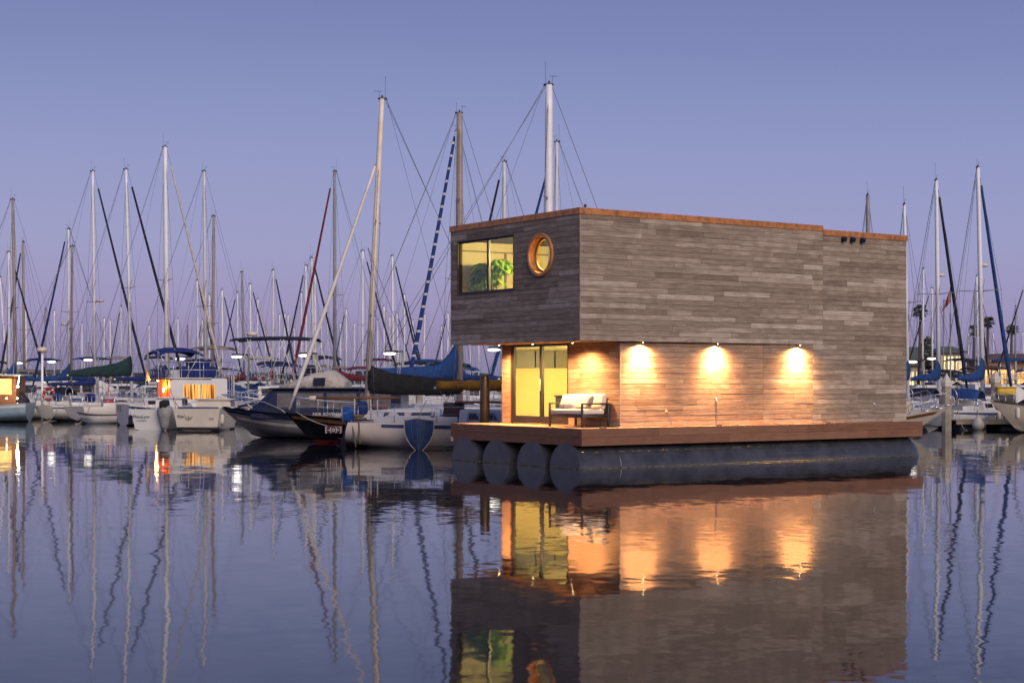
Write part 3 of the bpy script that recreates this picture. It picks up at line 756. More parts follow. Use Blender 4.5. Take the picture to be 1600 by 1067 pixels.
q = MB(); q.box((.04, .05, .05), (.46, .7, .819)); q.box((.04, 1.0, .05), (.46, 1.5, .819)); q.build('cabinet_body', mat('sideboard dark', (.03, .03, .02), .4), ct)
for yy in (.36, 1.25):
    q = MB(); q.rbox((.025, yy - .2, .1), (.039, yy + .2, .78), .006, 1); q.build('cabinet_door', mat('sideboard dark', (.03, .03, .02), .4), ct)
pl = thing('bonsai_plant', 'small dark plant with flat leaf tiers on the sideboard', 'potted plant', hw(2.25, 2.75, DECK + .87), HA)
q = MB(); leafy(q, (0, 0, .45), 10, (.12, .16, .05), .10, rr); leafy(q, (0, .12, .28), 10, (.1, .13, .04), .10, rr); leafy(q, (0, -.1, .62), 8, (.1, .1, .05), .10, rr); q.build('foliage', LEAFD, pl)
q = MB(); q.tube([(0, 0, .06), (.02, .05, .28), (0, -.03, .5), (0, -.1, .62)], [.025, .018, .012, .006], 6); q.build('trunk', DKFIT, pl)
q = MB(); q.lathe([(.08, 0), (.12, .09), (.11, .09), (.001, .07)], 16); q.build('pot', PLASTK, pl)
# black steel mooring pile behind the house corner
p = at(757.5, 594, 50.7)
mp_ = thing('mooring_pile', 'dark steel mooring pile beside the glass door behind the deck', 'pile', (p.x, p.y, 0))
q = MB(); q.lathe([(.155, -1.5), (.155, 2.53), (.148, 2.56), (.001, 2.565)], 24); q.build('shaft', mat('pile steel', (.06, .05, .04), .35, .6, var=.5, vscale=1.5), mp_)
q = MB(); q.lathe([(.20, .85), (.20, .98), (.16, .98), (.16, .85)], 24); q.build('pile_ring', STEEL, mp_)
# ------------------------------------------------------------------ boats
class Hull:
    def __init__(s, L, B, hs, hm, hb, draft=.35, tr=.25, br=.9, bs=.7, ts=.12, chine=False, tc=.42):
        s.tc = tc
        s.L, s.B, s.hs, s.hm, s.hb, s.draft, s.tr, s.br, s.bs, s.ts, s.chine = L, B, hs, hm, hb, draft, tr, br, bs, ts, chine
    def beam(s, u):
        if u < .45: f = s.bs + (1 - s.bs) * math.sin(PI / 2 * u / .45)
        else: f = 1 - ((u - .45) / .55) ** (2.6 if s.chine else 2.1)
        return max(.012, s.B / 2 * f)
    def sheer(s, u):
        return s.hm + (s.hs - s.hm) * max(0, (.4 - u) / .4) ** 2 + (s.hb - s.hm) * max(0, (u - .4) / .6) ** 2
    def zb(s, u):
        return -s.draft + (s.draft + s.ts) * max(0, (.5 - u) / .5) ** 2.2 + (s.draft + .12) * max(0, (u - .6) / .4) ** 2.2
    def pt(s, u, t, sd, off=0):
        zb, h = s.zb(u), s.sheer(u); z = zb + (h - zb) * t
        w = max(0, (u - .55) / .45)
        if s.chine:
            tc = s.tc
            prof = (t / tc) * .86 if t < tc else .86 + .14 * (t - tc) / (1 - tc)
        else:
            prof = (1 - (1 - t) ** 2.6) ** .55
        prof = prof * (1 - w) + (t ** .8) * w if not s.chine else prof * (1 - w) + (.55 * prof + .45 * t) * w
        y = sd * (s.beam(u) * prof + off)
        x = -s.L / 2 + (s.L - s.br * .0) * u
        x += s.br * (z - s.hb) / s.hb * w ** 1.5 - s.tr * (z / max(.3, s.hs)) * max(0, 1 - u / .12) * (1 if s.tr > 0 else 1)
        return Vector((x, y, z))
    def shell(s, nu=18, nt=8):
        mb = MB(); vs = []; fs = []
        us = [i / nu for i in range(nu + 1)]
        row = 2 * nt + 1
        for u in us:
            for j in range(-nt, nt + 1):
                t = abs(j) / nt; vs.append(s.pt(u, t, 1 if j >= 0 else -1))
        for i in range(nu):
            for j in range(row - 1): fs.append((i * row + j, i * row + j + 1, (i + 1) * row + j + 1, (i + 1) * row + j))
        mb.add(vs, fs, True)
        mb.add(vs[:row], [tuple(range(row))]); mb.add(vs[-row:], [tuple(range(row))])
        return mb
    def band(s, t0, t1, off=.006, u0=0., u1=.985, nu=18, zmode=False):
        mb = MB()
        for sd in (1, -1):
            a, b = [], []
            for i in range(nu + 1):
                u = u0 + (u1 - u0) * i / nu
                if zmode:
                    zb, h = s.zb(u), s.sheer(u); k0, k1 = max(0, (t0 - zb) / (h - zb)), max(0.01, (t1 - zb) / (h - zb))
                else: k0, k1 = t0, t1
                a.append(s.pt(u, k0, sd, off)); b.append(s.pt(u, k1, sd, off))
            n = nu + 1
            mb.add(a + b, [(i, i + 1, n + i + 1, n + i) for i in range(nu)], True)
        return mb
    def deck(s, drop=.04, nu=16, camber=.06):
        mb = MB(); vs = []; fs = []
        ys = [-1, -.6, 0, .6, 1]
        for i in range(nu + 1):
            u = .005 + .985 * i / nu
            p = s.pt(u, 1, 1)
            for k in ys: vs.append(Vector((p.x, (p.y - .015) * k, p.z - drop + camber * (1 - k * k) * min(1, p.y * 2))))
        for i in range(nu):
            for j in range(4): fs.append((i * 5 + j, i * 5 + j + 1, i * 5 + j + 6, i * 5 + j + 5))
        mb.add(vs, fs, True); return mb
    def rail(s, u0, u1, h, nst, r=.013, n=2, inset=.05, gap=True):
        mb = MB()
        for sd in (1, -1):
            tops = []
            for i in range(nst + 1):
                u = u0 + (u1 - u0) * i / nst; p = s.pt(u, 1, sd); p.y -= sd * min(inset, abs(p.y) * .6)
                mb.tube([p, p + Vector((0, 0, h))], r, 5); tops.append(p)
            for k in range(n):
                mb.tube([p + Vector((0, 0, h * (1 - .45 * k))) for p in tops], r * (.9 if k == 0 else .5), 5)
        return mb

def ringcab(x, wb, wt, z0, z1, r=.08):
    return [Vector((x, -wb, z0)), Vector((x, -wt, z1 - r)), Vector((x, -wt + r, z1)), Vector((x, 0, z1 + .03)), Vector((x, wt - r, z1)), Vector((x, wt, z1 - r)), Vector((x, wb, z0))]
def cabin_part(name, secs, m, parent, smooth=False):
    mb = MB(); mb.loft([ringcab(*q) for q in secs], True, True, smooth); return mb.build(name, m, parent, .012)
def side_windows(secs, spans, f0, f1, m, parent, slant=.0, name='window', sides=(1, -1), t=.012):
    """panes let into the cabin side: spans in x, heights as fractions of the wall"""
    def yz(x, f):
        for a, b in zip(secs, secs[1:]):
            if a[0] <= x <= b[0] or b[0] <= x <= a[0]:
                k = (x - a[0]) / (b[0] - a[0]) if b[0] != a[0] else 0
                wb, wt, z0, z1 = [a[i] + (b[i] - a[i]) * k for i in range(1, 5)]
                return wb + (wt - wb) * f, z0 + (z1 - z0) * f
        q = min(secs, key=lambda s: abs(s[0] - x)); return q[1] + (q[2] - q[1]) * f, q[3] + (q[4] - q[3]) * f
    for sd in sides:
        for (x0, x1) in spans:
            pts = []
            for (x, f) in ((x0, f0), (x1, f0), (x1 - slant, f1), (x0 + abs(slant) * .2, f1)):
                y, z = yz(x, f); pts.append(Vector((x, sd * (y - .004), z)))
            mb = MB(); mb.prism(pts, (0, sd * t, 0)); mb.build(name, m, parent)

def sag(a, b, s=.05, n=6):
    a, b = Vector(a), Vector(b)
    return [a + (b - a) * (i / n) - Vector((0, 0, s * 4 * (i / n) * (1 - i / n))) for i in range(n + 1)]

def canopy(x0, x1, w, z, arch=.16, th=.04, nx=6, ny=8, droop=.12):
    mb = MB(); rings = []
    for i in range(nx + 1):
        x = x0 + (x1 - x0) * i / nx; e = abs(2 * i / nx - 1)
        up, dn = [], []
        for j in range(ny + 1):
            k = 2 * j / ny - 1; zz = z + arch * (1 - k * k) - droop * e ** 3 - .03 * math.sin(i * PI)
            up.append(Vector((x, w * k, zz))); dn.append(Vector((x, w * k * .985, zz - th)))
        rings.append(up + dn[::-1])
    return mb.loft(rings, True, True)
def canopy_frame(x0, x1, w, z, zbase, r=.014, nb=3, lean=.3):
    mb = MB()
    for i in range(nb):
        x = x0 + (x1 - x0) * i / (nb - 1) if nb > 1 else (x0 + x1) / 2
        xm = (x0 + x1) / 2 + (x - (x0 + x1) / 2) * lean
        mb.tube([(xm, -w * .96, zbase), (x, -w * .96, z - .03), (x, 0, z + .08), (x, w * .96, z - .03), (xm, w * .96, zbase)], r, 5)
    return mb

def sail_cover(mx, zb, length, m, parent, hmast=1.1, hmid=.42, w=.17, dirx=-1, seed=1, name='sail_cover', tail=.16):
    rr = random.Random(seed); mb = MB(); rings = []; n = 16
    for i in range(n + 1):
        u = i / n
        h = tail + (hmid - tail) * (1 - u) ** .8 + (hmast - hmid) * max(0, 1 - u / .30) ** 1.8 + rr.uniform(-.025, .025)
        ww = w * (1 - .45 * u) * (1 + rr.uniform(-.08, .08))
        x = mx + dirx * (.06 + length * u); zz = zb - .08 - .05 * math.sin(u * PI)
        ring = []
        for k in range(10):
            a = 2 * PI * k / 10; c, sn = math.cos(a), math.sin(a)
            ring.append(Vector((x, ww * c * (1 if sn < 0 else (1 - .6 * sn)), zz + (h / 2) * (1 + sn) + rr.uniform(-.012, .012))))
        rings.append(ring)
    mb.loft(rings); return mb.build(name, m, parent)

def outboard(parent, x, y, z, cowl=PLASTK, leg=GREYW, s=1., tilt=0., name='outboard_motor'):
    M_ = Matrix.Translation((x, y, z)) @ Matrix.Rotation(tilt, 4, 'Y') @ Matrix.Scale(s, 4)
    mb = MB(); mb.rbox((-.32, -.16, .05), (.16, .16, .50), .09, 3, M_); o = mb.build(name, cowl, parent)
    mb = MB(); mb.rbox((-.14, -.07, -.75), (.06, .07, .06), .03, 2, M_); mb.rbox((-.26, -.10, -.50), (.08, .10, -.46), .015, 1, M_); mb.ell((-.06, 0, -.72), (.2, .055, .06), 10, 8, M_); mb.box((-.05, -.015, -.95), (.06, .015, -.72), M_)
    for k in range(3):
        a = 2 * PI * k / 3
        mb.ell((-.26, .09 * math.cos(a), -.72 + .09 * math.sin(a)), (.012, .07 if k == 0 else .05, .06), 8, 6, M_)
    mb.rbox((.03, -.11, -.35), (.10, .11, .05), .02, 1, M_); mb.build('motor_leg', leg, o)
    return o

BOATS = {}
def place(root, head, local, world):
    c, s_ = math.cos(head), math.sin(head)
    root.location = (world.x - (c * local[0] - s_ * local[1]), world.y - (s_ * local[0] + c * local[1]), 0); root.rotation_euler = (0, 0, head)

def rig(root, H, mx, zd, top, L, hull, mastm, r=.075, spr=(.5,), sprlen=.75, jib=None, jibr=.07, jib0=.06, jib1=.93, fore=True, backstay=True, radar=None, vane=True, wire=.0075, bow=None, frac=1., jibx=None, lo=False):
    """mast with spreaders, masthead, stays and a furled headsail; top = mast head in local coordinates"""
    b = Vector((mx, 0, zd)); t = Vector(top); ax = t - b
    mb = MB(); n = 8 if lo else 12
    mb.tube([b, b + ax * .6, b + ax * .92, t], [r, r, r * .92, r * .8], n)
    mo = mb.build('mast', mastm, root)
    mb = MB()
    mb.rbox((t.x - .20, t.y - .035, t.z - .03), (t.x + .16, t.y + .035, t.z + .05), .015, 1)
    if vane:
        mb.tube([t + Vector((-.12, 0, 0)), t + Vector((-.14, 0, .62 + rnd.uniform(-.2, .4)))], .006, 4)
        mb.tube([t + Vector((.1, 0, 0)), t + Vector((.12, .02, .30)), t + Vector((.30, .05, .31)), t + Vector((.02, -.08, .30))], .007, 4)
        mb.ell((t.x, t.y, t.z + .1), (.04, .04, .05), 8, 6)
    mb.build('masthead_fitting', DKFIT, mo)
    w = MB(); tips = []
    hb_ = hull.pt(.52, 1, 1)
    for k, f in enumerate(spr):
        c = b + ax * f; sl = sprlen * (1 - .15 * k)
        mb = MB()
        for sd in (1, -1):
            mb.tube([c, c + Vector((-.08, sd * sl, .05))], [.03, .018], 6)
            tips.append((sd, c + Vector((-.08, sd * sl, .05))))
            if not lo: mb.ell(c + Vector((-.08, sd * sl, .05)), (.03, .03, .04), 6, 5)
        mb.build('spreader', mastm if lo else GREYSP, mo)
    for sd in (1, -1):
        ch = Vector((mx - .1, sd * min(hb_.y - .05, sprlen + .25), zd)); path = [ch] + [p for q, p in tips if q == sd] + [t - ax * (1 - frac)]
        w.tube(path, wire, 3)
        if tips and not lo:
            low = [p for q, p in tips if q == sd][0]
            for dx_ in (.35, -.35): w.tube([ch + Vector((dx_, 0, 0)), b + ax * (spr[0] - .02)], wire * .9, 3)
            w.tube([b + ax * (spr[0] + .01) + Vector((0, sd * .02, 0)), b + ax * .3 + Vector((0, sd * .2, 0)), b + Vector((-.2, sd * .15, .2))], wire * .6, 3)
    bw = Vector(bow) if bow is not None else Vector((hull.L / 2 - .12, 0, hull.hb))
    ft = b + ax * frac + Vector((.1, 0, -.05))
    if fore: w.tube([bw, ft], wire, 3)
    if backstay: w.tube([Vector((-hull.L / 2 + .05, 0, hull.hs)), t + Vector((-.15, 0, 0))], wire, 3)
    if not lo: w.tube([Vector((-hull.L / 2 + .6, 0, hull.hs + 1.4)), t + Vector((-.12, 0, -.05))], wire * .8, 3)
    w.build('standing_rigging', WIRE, root)
    if jib is not None:
        mb = MB(); n_ = 10; p0 = bw + (ft - bw) * jib0; p1 = bw + (ft - bw) * jib1
        path = [p0 + (p1 - p0) * (i / n_) - Vector((0, 0, .10 * math.sin(PI * i / n_))) for i in range(n_ + 1)]
        mb.tube(path, [jibr * (.5 + .5 * min(1, i / 1.5)) * (1.15 - .55 * i / n_) for i in range(n_ + 1)], 8); mb.build('furled_sail', jib, root)
    if radar:
        c = b + ax * radar; mb = MB(); mb.tube([c, c + Vector((.18, 0, .02))], .03, 5); mb.lathe([(.02, -.02), (.22, 0), (.26, .06), (.24, .15), (.02, .19)], 14, Matrix.Translation(c + Vector((.42, 0, .02)))); mb.build('radar_dome', OFFW, mo)
    return mo

def sailboat(label, pxb, pxt, top, Y, head, L=None, hullm=WHITE, mast=ALU, r=.075, cover=None, covlen=3.2, covh=1.1, jib=None, spr=(.5,), radar=None, detail=1, stripe=None, hood=None, bim=None, mast_s=.57, name='sailboat', cat='sailboat', group=None, fr=1., rot=True, jibr=.075, jib0=.06, jib1=.93, text_=None, wire=.011, boot=BOOT, covtail=.16, covmid=.42, sprlen=.8, frac=1., win=True, boomz=1.45, tr=.3, B=None, deckm=None, rails=None):
    base = at(pxb, 594, Y); T = at(pxt, top, Y); H = T.z
    L = L or max(6.5, min(11.5, .70 * H))
    B = B or L * .31; head = R_(head)
    hs, hm, hb = .92 * fr, .90 * fr, 1.22 * fr
    hu = Hull(L, B, hs, hm, hb, .35, tr, .16 * L * .7, .66)
    mx = -L / 2 + L * mast_s
    root = thing(name, label, cat, (0, 0, 0), 0, group)
    place(root, head, (mx, 0), base)
    hp = hu.shell(18 if detail else 10, 8 if detail else 5).build('hull', hullm, root)
    hu.band(-.12, .09, .006, zmode=True).build('boot_stripe', boot, root)
    if stripe is not None: hu.band(.80, .90, .006).build('sheer_stripe', stripe, root)
    hu.deck().build('deck', deckm or DECKW, root)
    zc = hu.sheer(.5)
    secs = [(-L * .14, B * .33, B * .29, zc - .05, zc + .46), (L * .05, B * .33, B * .28, zc - .05, zc + .44), (L * .17, B * .24, B * .19, zc, zc + .36), (L * .24, B * .13, B * .10, zc + .03, zc + .20)]
    cab = cabin_part('cabin', secs, hullm if hullm in (WHITE, OFFW, GREYW) else WHITE, root)
    if win: side_windows(secs, [(-L * .12, -L * .02), (0, L * .09)] if detail else [(-L * .11, L * .07)], .32, .74, DARKGL, cab, .08)
    zdk = zc + .44
    # cockpit coaming
    if detail:
        mb = MB()
        for sd in (1, -1): mb.rbox((-L * .40, sd * B * .30 - .05, zc - .05), (-L * .145, sd * B * .30 + .05, zc + .22), .03, 1)
        mb.build('coaming', hullm if hullm in (WHITE, OFFW, GREYW) else WHITE, root)
        (rails or hu).rail(.04, .95, .58, 7, .0125).build('guard_rail', STEEL, root)
        mb = MB()
        for sd in (1, -1):
            a = hu.pt(.86, 1, sd); b_ = hu.pt(.985, 1, sd); mb.tube([a, a + Vector((0, 0, .6)), b_ + Vector((.1, 0, .66))], .016, 6)
        mb.tube([hu.pt(.985, 1, 1) + Vector((.1, 0, .66)), hu.pt(.985, 1, -1) + Vector((.1, 0, .66))], .016, 6)
        mb.build('pulpit', STEEL, root)
        mb = MB(); a = Vector((-L / 2 + .08, -B * .3, hs)); b_ = Vector((-L / 2 + .08, B * .3, hs))
        mb.tube([a, a + Vector((-.06, 0, .62)), b_ + Vector((-.06, 0, .62)), b_], .016, 6); mb.tube([a + Vector((-.04, 0, .32)), b_ + Vector((-.04, 0, .32))], .012, 5); mb.build('pushpit', STEEL, root)
    c, s_ = math.cos(-head), math.sin(-head)
    dwx = T.x - base.x
    tl = Vector((mx + c * dwx, s_ * dwx, H))
    mo = rig(root, H, mx, zdk, tl, L, hu, mast, r, spr, sprlen, jib, jibr, jib0, jib1, radar=radar, wire=wire, lo=detail == 0, frac=frac)
    zbm = zdk + boomz - .3
    if covlen:
        mb = MB(); mb.tube([(mx - .05, 0, zbm), (mx - covlen - .15, 0, zbm - .02)], [.06, .05], 8); bo = mb.build('boom', mast, root)
        if cover is not None: sail_cover(mx, zbm, covlen, cover, bo, covh, covmid, seed=int(pxb * 7) % 997, tail=covtail)
        w = MB(); w.tube([(mx - covlen, 0, zbm), (mx - covlen * .85, .0, zc + .2)], wire, 3); w.tube([tl + Vector((-.18, 0, 0)), Vector((mx - covlen - .1, 0, zbm))], wire * .7, 3)
        if detail:
            for k in (.35, .6): w.tube([(mx - covlen * k, .12, zbm - .05), (mx - .05, .10, zdk + (H - zdk) * .52)], wire * .6, 3); w.tube([(mx - covlen * k, -.12, zbm - .05), (mx - .05, -.10, zdk + (H - zdk) * .52)], wire * .6, 3)
        w.build('running_rigging', WIRE, root)
    if hood is not None:
        x0 = -L * .16; mb = canopy(x0 - .55, x0 + .55, B * .30, zc + .98, .12, .03, 5, 8, .5); mb.build('spray_hood', hood, root)
    if bim is not None:
        mb = canopy(-L * .40, -L * .20, B * .34, zc + 1.75, .14, .04); q = mb.build('bimini', bim, root); canopy_frame(-L * .40, -L * .20, B * .34, zc + 1.75, zc + .1).build('bimini_frame', STEEL, q)
    if detail:   # gear on deck
        g = random.Random(int(pxb * 13) + 5)
        for sd in (1, -1):
            mb = MB(); mb.lathe([(.09, 0), (.07, .08), (.06, .10), (.085, .18), (.03, .2)], 12, Matrix.Translation((-L * .22, sd * B * .30, zc + .22))); mb.build('winch', STEEL, root)
        mb = MB(); mb.rbox((L * .08, -.28, zc + .40), (L * .08 + .55, .28, zc + .47), .03, 1); mb.build('deck_hatch', DARKGL, root)
        if Y > 70:
          mb = MB(); mb.torus((0, 0, 0), .42, .025, Matrix.Translation((-L * .36, 0, zc + .72)) @ Matrix.Rotation(PI / 2, 4, 'Y'), 22, 6); mb.tube([(-L * .36 + .1, 0, zc), (-L * .36 + .05, 0, zc + .75)], .07, 6); mb.build('steering_wheel', STEEL, root)
        mb = MB(); mb.torus((0, 0, 0), .2, .05, Matrix.Translation((L * .28, B * .05, zc + .12)), 16, 6); mb.torus((0, 0, 0), .15, .05, Matrix.Translation((L * .28, B * .05, zc + .2)), 16, 6); mb.build('rope_coil', ROPE, root)
        q = g.choice([CROYAL, CNAVY, CTAN, CBLUE]); mb = MB(); mb.rbox((-L * .46, -B * .26 + g.uniform(0, .3), zc + .25), (-L * .46 + .3, -B * .26 + g.uniform(.7, 1.), zc + .75), .12, 2); mb.build('rail_bag', q, root)
        if g.random() < .6:
            mb = MB(); mb.rbox((-L * .30, B * .12, zc), (-L * .30 + .5, B * .27, zc + .42), .05, 1); mb.build('cooler_box', g.choice([WHITE, CBRIGHT, REDP]), root)
        for k in range(2):
            p = hu.pt(g.uniform(.25, .7), .92, -1); mb = MB(); mb.lathe([(.02, -.5), (.10, -.45), (.11, -.1), (.09, 0), (.03, .04)], 10, Matrix.Translation(p + Vector((0, -.10, 0)))); mb.tube([p + Vector((0, -.10, .03)), p + Vector((0, 0, .5))], .01, 4); mb.build('fender', g.choice([OFFW, CNAVY, OFFW]), root)
        mb = MB(); p = hu.pt(.03, 1, -1); mb.tube(sag(p, p + Vector((-1.6, -1.2, -p.z + .02)), .3), .018, 5); (mb.build('mooring_line', ROPE, root) if Y > 70 else None)
    BOATS[label] = (root, hu, secs, mx, zbm)
    return root, hu, hp

def motorboat(label, px, py, Y, head, L, B=None, hullm=WHITE, anchor='stern', cab=(-.22, .25, 1.35), cabm=None, winm=DARKGL, bimm=None, bimz=2.9, fly=False, flycover=None, stripe=None, rails=True, name='motor_boat', cat='motorboat', group=None, fr=1., chine=True, wins=None, trim=None, boot=BOOT, hs=None, detail=1, canv=None, br=None, tr=.08, cabw=.40, bimx=None, wf=(.42, .86), tc=.42, bs=.86, roof_f=.68):
    B = B or L * .34; head = R_(head)
    hs_ = (hs or .85) * fr
    hu = Hull(L, B, hs_, .95 * fr, 1.35 * fr, .3, tr, br or L * .16, bs, -.1, chine, tc)
    root = thing(name, label, cat, (0, 0, 0), 0, group)
    lx = {'stern': -L / 2, 'bow': L / 2, 'mid': 0}[anchor]
    place(root, head, (lx, 0), at(px, 594, Y))
    hp = hu.shell(18 if detail else 10, 8 if detail else 5).build('hull', hullm, root)
    hu.band(-.12, .07, .006, zmode=True).build('boot_stripe', boot, root)
    if stripe is not None: hu.band(.82, .93, .006).build('sheer_stripe', stripe, root)
    hu.deck().build('deck', DECKW, root)
    x0, x1, h = cab[0] * L, cab[1] * L, cab[2]
    zc = hu.sheer(.5) - .06
    wb = B * cabw
    secs = [(x0, wb, wb * .94, zc, zc + h), (x0 + (x1 - x0) * roof_f, wb, wb * .92, zc, zc + h), (x1 - (x1 - x0) * .05, wb * .86, wb * .70, zc, zc + h * .55), (x1, wb * .74, wb * .6, zc + .03, zc + h * .42)] if not trim == 'box' else [(x0, wb, wb * .97, zc, zc + h), (x1, wb * .96, wb * .93, zc, zc + h)]
    co_ = cabin_part('cabin', secs, cabm or hullm, root)
    sp = wins or [(x0 + (x1 - x0) * .06, x0 + (x1 - x0) * .30), (x0 + (x1 - x0) * .34, x0 + (x1 - x0) * .60)]
    side_windows(secs, sp, wf[0], wf[1], winm, co_, .0)
    # windscreen panes on the sloping front
    if trim != 'box':
        a, b_ = secs[1], secs[2]
        mb = MB()
        for sd in (1, -1):
            P = [Vector((a[0] + .06, sd * .05, a[4] + .03)), Vector((a[0] + .06, sd * a[2] * .86, a[4] - .02)), Vector((b_[0] - .1, sd * b_[2] * .92, b_[4] + .05)), Vector((b_[0] - .1, sd * .05, b_[4] + .07))]
            mb.prism(P, (.02, 0, .035))
        mb.build('windscreen', DARKGL, co_)
    if detail:
        mb = MB(); mb.rbox((x0 - .12, -wb - .06, zc + h - .02), (x0 + (x1 - x0) * (roof_f + .04), wb + .06, zc + h + .05), .03, 1); mb.build('cabin_roof', cabm or hullm, co_)
    if rails:
        hu.rail(.62, .985, .55, 4, .016, 1).build('bow_rail', STEEL, root)
    ztop = zc + h + .05
    if fly:
        mb = MB(); fx0, fx1 = x0 + .1, x0 + (x1 - x0) * .66
        for sd in (1, -1):
            for i in range(5):
                x = fx0 + (fx1 - fx0) * i / 4; mb.tube([(x, sd * wb * .95, ztop), (x, sd * wb * .95, ztop + .78)], .017, 5)
            mb.tube([(fx0, sd * wb * .95, ztop + .78), (fx1, sd * wb * .95, ztop + .78)], .017, 5); mb.tube([(fx0, sd * wb * .95, ztop + .4), (fx1, sd * wb * .95, ztop + .4)], .012, 5)
        mb.tube([(fx0, -wb * .95, ztop + .78), (fx0, wb * .95, ztop + .78)], .017, 5); mb.build('flybridge_rail', STEEL, root)
        if flycover is not None:
            mb = MB(); mb.rbox((fx0 + .25 * (fx1 - fx0), -wb * .5, ztop), (fx0 + .85 * (fx1 - fx0), wb * .6, ztop + .62), .18, 3); mb.rbox((fx0 + .5 * (fx1 - fx0), -wb * .3, ztop + .5), (fx0 + .8 * (fx1 - fx0), wb * .4, ztop + .95), .14, 3); mb.build('helm_cover', flycover, root)
    if bimm is not None:
        bx0, bx1 = bimx or (x0 - .1, x0 + (x1 - x0) * .6)
        q = canopy(bx0, bx1, wb * .98, bimz, .16, .05).build('bimini', bimm, root); canopy_frame(bx0 + .1, bx1 - .1, wb * .95, bimz, ztop if bimz > ztop + .5 else zc, nb=3).build('bimini_frame', STEEL, q)
    if canv is not None:   # canvas enclosure over the cockpit
        mb = MB(); rings = []
        for (x, hh, k) in ((-L * .46, .25, .9), (-L * .40, 1.0, .86), (-L * .28, 1.38, .82), (x0 + .1, 1.42, .80), (x0 + .5, 1.2, .78)):
            rings.append(ringcab(x, B * .5 * k * .98, B * .5 * k * .8, zc, zc + hh, .2))
        mb.loft(rings); mb.build('cockpit_canvas', canv, root)
    if detail:
        mb = MB()
        for sd in (1, -1):
            for u in (.06, .5, .9):
                p = hu.pt(u, 1, sd); p.y -= sd * .08; mb.rbox((p.x - .12, p.y - .025, p.z), (p.x + .12, p.y + .025, p.z + .05), .015, 1)
        mb.build('deck_cleat', STEEL, root)
        mb = MB(); mb.tube([(x0 + .2, wb * .8, ztop), (x0 + .05, wb * .8, ztop + 2.3)], [.014, .005], 5); mb.build('whip_antenna', WSPAR, root); mb = MB(); mb.tube([(x0 + .4, -wb * .8, ztop), (x0 + .3, -wb * .8, ztop + 1.6)], [.014, .005], 5); mb.build('whip_antenna', WSPAR, root)
        mb = MB(); mb.rbox((x0 - .03, -wb * .985, zc + h * .20), (x1 * .6, wb * .985, zc + h * .235), .008, 1); mb.build('cabin_moulding', STEEL if cabm is None else DKFIT, co_)
        p = hu.pt(.97, 1, 1); mb = MB(); mb.tube([(p.x - .3, 0, p.z + .02), (p.x + .2, 0, p.z + .03)], .04, 6); mb.rbox((p.x - .1, -.12, p.z), (p.x + .12, .12, p.z + .06), .02, 1); mb.build('anchor_roller', STEEL, root)
    return root, hu, hp, secs, ztop
# ------------------------------------------------------------------ the marina
SIDE_S = (PI / 2, 0, 0)          # lettering that faces starboard (-y)
SIDE_P = (PI / 2, 0, PI)         # faces port (+y)
AFT = (PI / 2, 0, -PI / 2)       # faces the stern (-x)

# --- left row, bows away
r0, hu, hp = sailboat('white sailboat at far left, tan mast, blue sail cover lettered J 80', 25, 20, 312, 103, 45, mast=TANSP, r=.10, cover=CBLUE, covlen=3.6, covh=1.25, jib=None, spr=(.45,), stripe=BLUEST)
b = BOATS['white sailboat at far left, tan mast, blue sail cover lettered J 80']
text('lettering', 'J 80', .62, (b[3] - 1.15, -.24, b[4] + .12), SIDE_S, TXTW, r0)
sailboat('sailboat with royal blue furled jib slanting left from twin white masts', 108, 107, 358, 112, 150, mast=WSPAR, jib=CROYAL, cover=CBLUE, covlen=2.6, jibr=.085, radar=.42)
sailboat('sailboat with tan mast beside the twin white mast, long blue boom cover', 111, 113, 385, 107, 20, L=8.6, mast=TANSP, cover=CBLUE, covlen=3.4, covh=1.2, spr=(.45,), hood=CBROWN)
r4, h4, p4_ = sailboat('white sailboat with reverse transom carrying the red life ring', 149, 145, 268, 104, 45, L=10, mast=WSPAR, r=.10, jib=CNAVY, jibr=.09, cover=CROYAL, covlen=3.4, boomz=1.15, covh=.5, covmid=.34, tr=-.55, radar=.42, hood=CNAVY, spr=(.42,))
sailboat('sailboat with tall dark green mainsail cover and navy furled jib', 206, 197, 265, 99, 45, L=10, mast=WSPAR, r=.10, jib=CNAVY, jibr=.10, cover=CGREEN, covlen=4.3, covh=1.35, covmid=1.0, covtail=.3, boomz=1.7, spr=(.48,), stripe=BLUEST)
sailboat('sailboat with thickest white mast and cream furled jib on the left', 262, 258, 230, 96, 45, L=10.5, mast=WSPAR, r=.15, jib=CCREAM, jibr=.075, cover=CROYAL, covlen=3.5, spr=(.47,))
sailboat('sailboat with tall grey mast just right of the thick white mast', 322, 319, 268, 104, 45, mast=ALU, r=.10, cover=CNAVY, covlen=3.2, spr=(.40,))
sailboat('sailboat with bare grey brown mast left of the navy hardtop yacht', 332, 334, 338, 112, 45, mast=TANSP, r=.10, cover=CNAVY, covlen=3, spr=(.4,))
sailboat('sailboat with dark red furled jib and maroon boom cover', 523, 523, 268, 108, 150, L=9.5, mast=GREYSP, r=.11, jib=CRED, jibr=.10, cover=CRED, covlen=3.9, covh=.9, covmid=.6, spr=(.45,))
